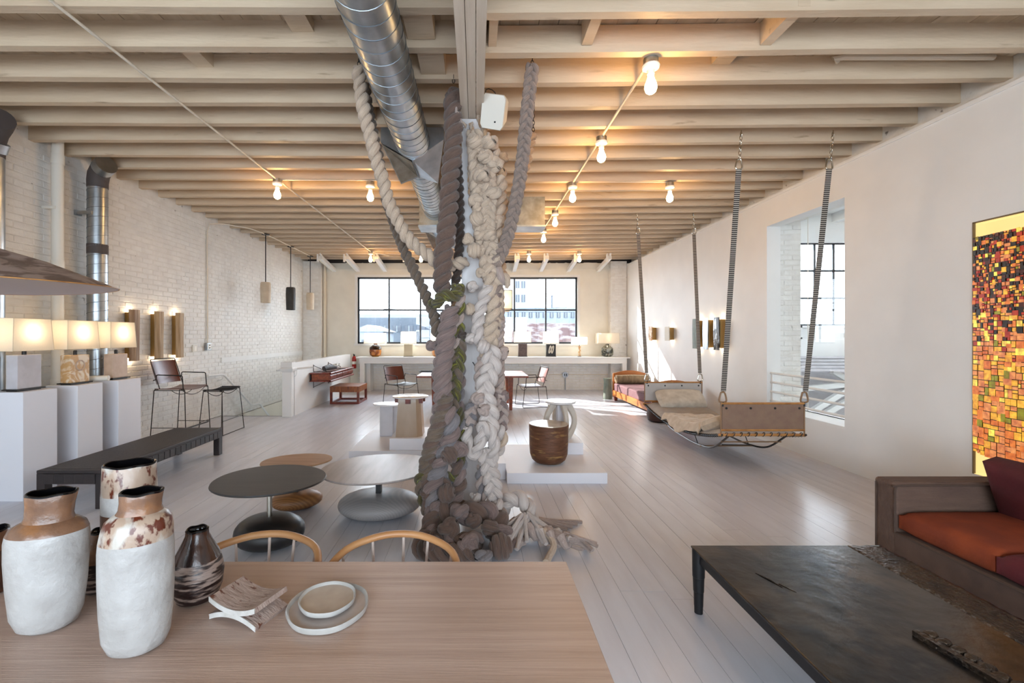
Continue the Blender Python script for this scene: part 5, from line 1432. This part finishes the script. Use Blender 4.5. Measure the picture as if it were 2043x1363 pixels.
# crossed slab tray
t = thing('slab_sculpture', 'two weathered curved wooden slabs joined back to back', 'ornament', (-.655, 1.30, DT), R_(-20))
for s_, z0, nm in ((1, .034, 'upper_slab'), (-1, .030, 'lower_slab')):
    fn = lambda u, v, s_=s_, z0=z0: ((u - .5) * .165, (v - .5) * .115, z0 + s_ * (.004 + .02 * (2 * u - 1) ** 2) + (.006 if s_ > 0 else -.006))
    o = part(nm, G().grid(fn, 16, 4, 0.013 if s_ > 0 else -.013), M['birch'], t)
    part('whitewashed_end', G().grid(lambda u, v, s_=s_, z0=z0: ((u - .5) * .167, -.0585, z0 + s_ * (.004 + .02 * (2 * u - 1) ** 2) + (.0065 if s_ > 0 else -.0065) - s_ * v * .014), 16, 1, .002), M['whitewash'], o)
part('joint', G().box(-.022, .022, -.05, .05, .024, .042), M['whitewash'], t, smooth=False)
def plate(label, x, y, z, r, sx, sy, rot, h_, m1, m2):
    t = thing('ceramic_plate', label, 'plate', (x, y, z), rot)
    wob = lambda a, zz: 1 + .012 * sin(3 * a + 1) + .008 * sin(7 * a)
    part('rim', G().lathe([(r * .9, 0), (r * .97, .003), (r, h_ * .7), (r * .985, h_), (r * .955, h_ * .9), (r * .92, h_ * .55)], 56, sx=sx, sy=sy, wob=wob, cap1=False), m1, t)
    part('well', G().lathe([(r * .92, h_ * .55), (r * .6, h_ * .42), (.004, h_ * .4)], 56, sx=sx, sy=sy, wob=wob, cap0=False), m2, t)
    return t
plate('large oval white-rimmed plate on the oak table', -.432, 1.315, DT, .112, 1.03, 1.06, R_(28), .02, M['plate_w'], pm('rosy_grey_glaze', 'b4a9a4', .25, c2='a89c96', scale=14))
plate('smaller oval plate resting on the large plate', -.440, 1.335, DT + .012, .079, 1.03, 1.08, R_(28), .017, M['plate_w'], M['plate_g'])
# ------------------------------------------------------------------ wool rope sculptures
def frames(pts, n0=V((1, 0, 0))):
    out = []; N = None
    for i, p_ in enumerate(pts):
        T = (pts[min(i + 1, len(pts) - 1)] - pts[max(i - 1, 0)]).normalized()
        u = n0 if N is None else N
        N = (u - T * u.dot(T))
        if N.length < 1e-4: N = V((0, 1, 0)) - T * T.y
        N.normalize()
        out.append((p_, N, T.cross(N)))
    return out
def rope(parent, pts, R, mats, n=2, pitch=None, kind='twist', name='rope', ends=True, ph=0.0):
    pts = [at(*p_) if not isinstance(p_, V) else p_ for p_ in pts]
    pts = [p_ - parent.location for p_ in pts]
    path = spline(pts, .016)
    fr = frames(path)
    S = [0]
    for i in range(1, len(path)): S.append(S[-1] + (path[i] - path[i - 1]).length)
    tot = S[-1]
    pitch = pitch or R * 3.4
    core = part(name, G().tube(path, R * .42, 6), mats[0], parent)
    for k in range(n):
        sp_, rs = [], []
        for i, (p_, N, B) in enumerate(fr):
            a = 2 * pi * (S[i] / pitch + k / n) + ph
            e = min(1, (S[i] + .02) / (R * 1.2), (tot - S[i] + .02) / (R * 1.2)) if ends else 1
            lump = 1 + .11 * sin(S[i] * 23 + k * 2.1 + ph * 3) + .05 * sin(S[i] * 61 + k)
            if kind == 'twist':
                q_ = R * (.52 if n == 2 else .58)
                sp_.append(p_ + (N * cos(a) + B * sin(a)) * q_)
                rs.append(R * (.53 if n == 2 else .46) * lump * max(.25, e ** .5))
            else:
                sp_.append(p_ + N * (R * .74 * sin(a)) + B * (R * .44 * sin(2 * a)))
                rs.append(R * .45 * lump * max(.25, e ** .5))
        part('strand', G().tube(sp_, rs, 9), mats[k % len(mats)], core)
    return core
def knot(parent, p_, r, mat, seed=0, name='knot'):
    c = (at(*p_) if not isinstance(p_, V) else p_) - parent.location
    rg = random.Random(seed)
    E = Matrix.Rotation(rg.uniform(0, 6), 4, 'X') @ Matrix.Rotation(rg.uniform(0, 6), 4, 'Z')
    pts = []
    for i in range(54):
        a = 2 * pi * i / 54
        q_ = r * (.46 + .20 * cos(3 * a))
        v_ = V((q_ * cos(2 * a), q_ * sin(2 * a), r * .34 * sin(3 * a)))
        pts.append(c + E @ v_)
    return part(name, G().tube(pts, [r * (.43 + .05 * sin(9 * 2 * pi * i / 54 + seed)) for i in range(54)], 9, closed=True), mat, parent)
def ball(parent, p_, r, mat, seed=0):
    """rolled skein: a sphere of wool with wound bands"""
    c = (at(*p_) if not isinstance(p_, V) else p_) - parent.location
    rg = random.Random(seed)
    E = Matrix.Rotation(rg.uniform(0, 6), 4, 'X') @ Matrix.Rotation(rg.uniform(0, 6), 4, 'Y')
    n = 90; pts = []
    for i in range(n):
        t_ = i / (n - 1); a = -pi * .46 + pi * .92 * t_
        th = 2 * pi * 3.6 * t_
        pts.append(c + E @ V((cos(a) * cos(th) * r * .62, cos(a) * sin(th) * r * .62, sin(a) * r * .55)))
    o = part('skein', G().tube(pts, r * .36, 8), mat, parent)
    return o
W_ = WOOL
br = thing('brown_wool_sculpture', 'huge hanging bundle of twisted brown, mauve and olive wool ropes left of the post', 'textile sculpture', (-.25, 3.6, 0))
cr = thing('cream_wool_sculpture', 'huge knotted bundle of cream and rosy wool ropes wrapped on the post', 'textile sculpture', (.1, 3.8, 0))
def hang(parent, p_, ztop=ZC + .02):
    q_ = at(*p_); g = chain_links(G(), V((q_.x, q_.y, ztop)) - parent.location, q_ - parent.location, .011, .0028)
    part('hanging_chain', g, M['dark_metal'], parent)
# long ropes
rope(br, [(905, 185, 3.72), (903, 300, 3.72), (893, 430, 3.70), (884, 530, 3.68), (880, 585, 3.68)], .080, [W_['brown'], W_['brown']], 2, .19)
hang(br, (905, 165, 3.72)); knot(br, (906, 192, 3.70), .07, W_['brown'], 3)
rope(br, [(908, 215, 3.66), (917, 240, 3.7), (930, 252, 3.78)], .018, [W_['rosy'], W_['cream']], 2, .1)
rope(br, [(914, 330, 3.86), (918, 450, 3.86), (914, 520, 3.86), (908, 590, 3.84)], .042, [W_['dark'], W_['dark']], 2, .13)
rope(br, [(724, 150, 3.78), (737, 230, 3.85), (752, 300, 3.88), (772, 400, 3.88), (803, 490, 3.85), (838, 565, 3.8), (863, 622, 3.74), (874, 672, 3.70)], .048, [W_['taupe'], W_['taupe']], 2, .13)
hang(br, (724, 148, 3.78))
rope(cr, [(716, 132, 3.5), (722, 200, 3.55), (742, 285, 3.6), (762, 355, 3.65), (783, 420, 3.7), (815, 475, 3.72), (852, 508, 3.74), (890, 530, 3.76), (932, 522, 3.80)], .056, [W_['cream'], W_['cream']], 2, .15)
hang(cr, (716, 130, 3.5))
rope(cr, [(1062, 128, 3.5), (1053, 215, 3.55), (1044, 300, 3.6), (1030, 400, 3.65), (1010, 480, 3.7), (985, 535, 3.74), (972, 565, 3.76)], .048, [W_['ash'], W_['ash'], W_['ash']], 3, .2, 'braid')
hang(cr, (1062, 126, 3.5))
rope(cr, [(1061, 268, 3.95), (1043, 345, 3.92), (1020, 420, 3.88), (1003, 480, 3.82), (992, 525, 3.78)], .052, [W_['tan'], W_['tan']], 2, .15)
hang(cr, (1064, 262, 3.95)); knot(cr, (1063, 272, 3.95), .035, W_['tan'], 8)
# brown bundle, below the olive knot
rope(br, [(868, 612, 3.62), (884, 590, 3.56), (905, 592, 3.56), (917, 583, 3.62)], .05, [W_['olive'], W_['olive'], W_['olive']], 3, .2)
knot(br, (913, 578, 3.64), .06, W_['olive'], 5); knot(br, (862, 606, 3.66), .04, W_['olive'], 15)
rope(br, [(920, 590, 3.66), (918, 625, 3.66), (908, 665, 3.67), (910, 710, 3.68)], .046, [W_['rosy'], W_['olive']], 2, .18)
rope(br, [(902, 612, 3.62), (889, 680, 3.6), (882, 740, 3.6), (884, 800, 3.6), (872, 862, 3.58), (860, 915, 3.56)], .080, [W_['mauve'], W_['mauve']], 2, .185)
rope(br, [(909, 640, 3.69), (913, 700, 3.69), (906, 760, 3.68), (902, 800, 3.66), (890, 850, 3.63), (878, 890, 3.62)], .062, [W_['olive'], W_['taupe'], W_['olive']], 3, .24, 'braid')
rope(br, [(917, 690, 3.76), (915, 760, 3.75), (909, 825, 3.72), (903, 872, 3.7)], .06, [W_['grey'], W_['mauve']], 2, .2)
rope(br, [(893, 790, 3.56), (874, 850, 3.54), (858, 900, 3.53), (852, 950, 3.53), (862, 1000, 3.5)], .064, [W_['taupe'], W_['taupe'], W_['brown']], 3, .15)
rope(br, [(896, 815, 3.56), (903, 860, 3.54), (886, 905, 3.52), (870, 950, 3.5), (862, 985, 3.46), (872, 1025, 3.42)], .07, [W_['mauve'], W_['grey']], 2, .19)
rope(br, [(914, 815, 3.66), (920, 862, 3.65), (915, 905, 3.62), (922, 930, 3.6), (905, 955, 3.56), (884, 948, 3.55)], .045, [W_['olive'], W_['grey'], W_['olive']], 3, .17)
rope(br, [(846, 938, 3.52), (838, 965, 3.52), (846, 1000, 3.48), (858, 1030, 3.44)], .05, [W_['olive'], W_['taupe']], 2, .16)
rope(br, [(912, 920, 3.58), (918, 965, 3.55), (905, 1000, 3.5), (898, 1040, 3.45)], .06, [W_['brown'], W_['mauve']], 2, .18)
rope(br, [(880, 890, 3.6), (872, 930, 3.56), (884, 975, 3.5), (880, 1020, 3.44)], .062, [W_['grey'], W_['mauve'], W_['brown']], 3, .2, 'braid')
rope(br, [(908, 600, 3.8), (910, 700, 3.82), (909, 800, 3.84), (908, 900, 3.86), (912, 980, 3.84)], .045, [W_['tan'], W_['rosy']], 2, .14)
for i, (p_, r, m_) in enumerate((((897, 908, 3.47), .075, 'brown'), ((916, 897, 3.52), .068, 'mauve'), ((862, 690, 3.62), .05, 'mauve'), ((921, 668, 3.66), .04, 'dark'), ((891, 985, 3.42), .078, 'brown'), ((868, 1012, 3.4), .06, 'mauve'), ((906, 1018, 3.4), .062, 'brown'), ((848, 925, 3.5), .055, 'taupe'), ((850, 985, 3.46), .05, 'brown'))):
    (ball if i in (0, 4) else knot)(br, p_, r, W_[m_], i + 20)
# the heap on the floor
rope(br, [V((-.40, 3.52, .30)), V((-.32, 3.42, .22)), V((-.34, 3.34, .12)), V((-.28, 3.22, .08)), V((-.12, 3.17, .09)), V((.04, 3.2, .1))], .07, [W_['brown'], W_['brown'], W_['mauve']], 3, .2)
rope(br, [V((-.30, 3.46, .26)), V((-.14, 3.40, .20)), V((.02, 3.42, .22)), V((.14, 3.44, .17)), V((.20, 3.34, .11)), V((.12, 3.22, .1))], .088, [W_['brown'], W_['mauve']], 2, .25)
rope(br, [V((-.20, 3.55, .22)), V((-.05, 3.58, .16)), V((.08, 3.62, .12)), V((.17, 3.60, .1))], .07, [W_['mauve'], W_['brown']], 2, .2)
rope(br, [V((-.36, 3.30, .1)), V((-.38, 3.14, .07)), V((-.24, 3.06, .07)), V((-.1, 3.07, .07)), V((.02, 3.06, .07))], .066, [W_['brown'], W_['dark'], W_['brown']], 3, .19)
rope(br, [V((-.33, 3.6, .5)), V((-.36, 3.52, .35)), V((-.33, 3.46, .18)), V((-.22, 3.36, .14))], .07, [W_['taupe'], W_['brown']], 2, .2)
for i, (p_, r, m_) in enumerate(((V((.17, 3.10, .1)), .095, 'brown'), (V((-.05, 3.08, .13)), .075, 'mauve'), (V((.10, 3.24, .17)), .07, 'brown'), (V((-.19, 3.22, .17)), .08, 'brown'), (V((-.12, 3.34, .24)), .075, 'mauve'), (V((-.3, 3.1, .1)), .08, 'brown'), (V((.05, 3.02, .07)), .06, 'grey'), (V((-.02, 3.3, .2)), .06, 'brown'))):
    (ball if i in (0, 2, 5) else knot)(br, p_, r, W_[m_], i + 50)
# cream bundle
def crp(*a, **k): return rope(cr, *a, **k)
C_, WH, RO, TN, MV, GY = W_['cream'], W_['white'], W_['rosy'], W_['tan'], W_['mauve'], W_['grey']
crp([(946, 262, 3.84), (952, 330, 3.80), (958, 400, 3.78), (964, 470, 3.77), (976, 530, 3.76), (986, 575, 3.75), (986, 622, 3.74), (976, 680, 3.73), (972, 740, 3.72)], .068, [C_, C_, C_], 3, .24, 'braid')
crp([(985, 300, 3.84), (998, 350, 3.84), (994, 420, 3.83), (990, 490, 3.81), (976, 545, 3.74), (984, 605, 3.71), (980, 655, 3.70), (966, 705, 3.70)], .062, [C_, C_], 2, .2)
crp([(970, 330, 3.76), (977, 390, 3.75), (973, 450, 3.74), (982, 510, 3.73)], .060, [C_, C_, C_], 3, .2, 'braid')
crp([(1000, 370, 3.86), (1004, 430, 3.86), (1000, 500, 3.84), (1002, 560, 3.82)], .046, [TN, TN], 2, .14)
crp([(994, 565, 3.80), (996, 620, 3.79), (994, 680, 3.78), (996, 740, 3.77), (992, 800, 3.76)], .05, [RO, RO, RO], 3, .18)
crp([(993, 570, 3.72), (991, 610, 3.71), (987, 660, 3.71)], .042, [W_['ash'], MV], 2, .14)
crp([(975, 570, 3.69), (960, 615, 3.68), (952, 655, 3.68), (960, 690, 3.68)], .055, [WH, WH], 2, .19)
crp([(988, 538, 3.74), (1003, 552, 3.72), (1014, 572, 3.74)], .05, [RO, C_], 2, .2)
crp([(976, 690, 3.67), (980, 730, 3.66), (966, 780, 3.65), (976, 830, 3.64), (972, 880, 3.63)], .074, [WH, WH, WH], 3, .30, 'braid')
crp([(962, 715, 3.69), (956, 755, 3.69), (966, 800, 3.68)], .048, [RO, RO], 2, .16)
crp([(948, 800, 3.69), (938, 825, 3.68), (944, 852, 3.67)], .048, [RO, GY, RO], 3, .17, 'braid')
crp([(986, 778, 3.72), (998, 800, 3.72), (1002, 838, 3.72), (992, 870, 3.71)], .05, [RO, MV, RO], 3, .17, 'braid')
crp([(932, 852, 3.64), (933, 884, 3.63), (946, 905, 3.62), (958, 878, 3.60), (964, 848, 3.58), (977, 858, 3.57), (986, 890, 3.59), (980, 920, 3.61)], .052, [WH, WH], 2, .22)
crp([(996, 850, 3.7), (1002, 882, 3.7), (988, 908, 3.68)], .052, [WH, C_], 2, .2)
crp([(968, 895, 3.63), (974, 930, 3.62), (982, 965, 3.6), (986, 1000, 3.58)], .068, [WH, WH, WH], 3, .24, 'braid')
crp([(960, 930, 3.64), (958, 970, 3.62), (964, 998, 3.6)], .042, [GY, RO], 2, .15)
crp([(948, 985, 3.6), (955, 1013, 3.57), (978, 1020, 3.54), (997, 1005, 3.56)], .054, [WH, WH], 2, .2)
crp([(990, 1000, 3.55), (1000, 1030, 3.5), (1002, 1050, 3.45)], .058, [WH, RO], 2, .2)
crp([V((.20, 3.66, .06)), V((.23, 3.64, .19)), V((.32, 3.61, .255)), V((.41, 3.57, .2)), V((.44, 3.52, .08))], .066, [WH, WH], 2, .2)
crp([V((.26, 3.52, .08)), V((.34, 3.44, .09)), V((.46, 3.36, .09)), V((.58, 3.29, .08)), V((.68, 3.25, .07))], .072, [RO, WH, RO], 3, .22, 'braid')
crp([V((.24, 3.48, .06)), V((.33, 3.38, .06)), V((.3, 3.28, .05)), V((.22, 3.25, .05))], .05, [RO, MV, RO], 3, .16, 'braid')
for i, (p_, r, m_) in enumerate((((948, 284, 3.78), .075, 'cream'), ((977, 286, 3.76), .078, 'cream'), ((968, 312, 3.72), .066, 'cream'), ((1003, 315, 3.82), .05, 'tan'), ((1000, 345, 3.80), .046, 'tan'), ((949, 402, 3.73), .064, 'cream'), ((952, 436, 3.72), .07, 'cream'), ((934, 478, 3.74), .05, 'cream'), ((946, 500, 3.71), .07, 'cream'),
                                ((992, 440, 3.78), .05, 'cream'), ((942, 572, 3.72), .05, 'white'), ((937, 617, 3.70), .055, 'cream'), ((940, 675, 3.70), .055, 'white'), ((964, 692, 3.62), .062, 'white'), ((1002, 704, 3.72), .056, 'rosy'), ((954, 795, 3.61), .056, 'rosy'), ((966, 818, 3.59), .052, 'rosy'), ((1005, 790, 3.72), .045, 'mauve'), ((988, 328, 3.73), .07, 'cream'), ((992, 520, 3.74), .052, 'cream'),
                                ((962, 352, 3.70), .07, 'cream'), ((985, 385, 3.71), .066, 'cream'), ((976, 470, 3.70), .062, 'cream'), ((958, 470, 3.71), .055, 'cream'), ((998, 645, 3.74), .045, 'rosy'), ((960, 545, 3.72), .045, 'cream'))):
    (ball if i in (0, 6, 8, 11, 13) else knot)(cr, p_, r, W_[m_], i + 100)
rope(cr, [(940, 245, 3.86), (944, 285, 3.84), (937, 330, 3.84), (938, 390, 3.85)], .02, [W_['cream'], W_['tan']], 2, .1, name='loose_strand')
rope(cr, [(955, 225, 3.88), (962, 250, 3.84), (975, 275, 3.8)], .03, [W_['cream'], W_['tan']], 2, .12, name='loose_strand')
# tassels
rg = random.Random(5)
for i in range(13):
    a = V((.38 + rg.uniform(-.04, .04), 3.46 + rg.uniform(-.03, .03), .15 + rg.uniform(0, .05)))
    an = rg.uniform(-2.5, -.6)
    b = a + V((cos(an) * .16, sin(an) * .14, -.06)); c = a + V((cos(an) * .26, sin(an) * rg.uniform(.2, .3), -.11))
    c.z = max(c.z, .016)
    part('tassel_strand', G().tube(spline([a - cr.location, b - cr.location, c - cr.location], .03), [.018] * 3 + [.016] * 20 if False else .015, 7), W_['white'], cr)
for i in range(9):
    a = V((.66, 3.25 + rg.uniform(-.05, .05), .07 + rg.uniform(-.03, .05)))
    b = a + V((.09, rg.uniform(-.05, .03), -.01)); c = a + V((.17 + rg.uniform(-.03, .03), rg.uniform(-.09, .05), -.035)); c.z = max(c.z, .014)
    part('tassel_strand', G().tube(spline([a - cr.location, b - cr.location, c - cr.location], .03), .013, 7), W_['rosy'], cr)
for i in range(4):
    a = V((.46, 3.6, .1)); b = V((.6, 3.58 + i * .03, .05)); c = V((.72 + .05 * i, 3.56 + i * .05, .018))
    part('tassel_strand', G().tube(spline([a - cr.location, b - cr.location, c - cr.location], .03), .014, 7), W_['rosy'], cr)
o = part('tassel_strand', G().tube(spline([V((.5, 3.3, .13)) - cr.location, V((.55, 3.2, .07)) - cr.location, V((.5, 3.1, .03)) - cr.location, V((.47, 3.03, .025)) - cr.location], .02), .024, 8), W_['cream'], cr)
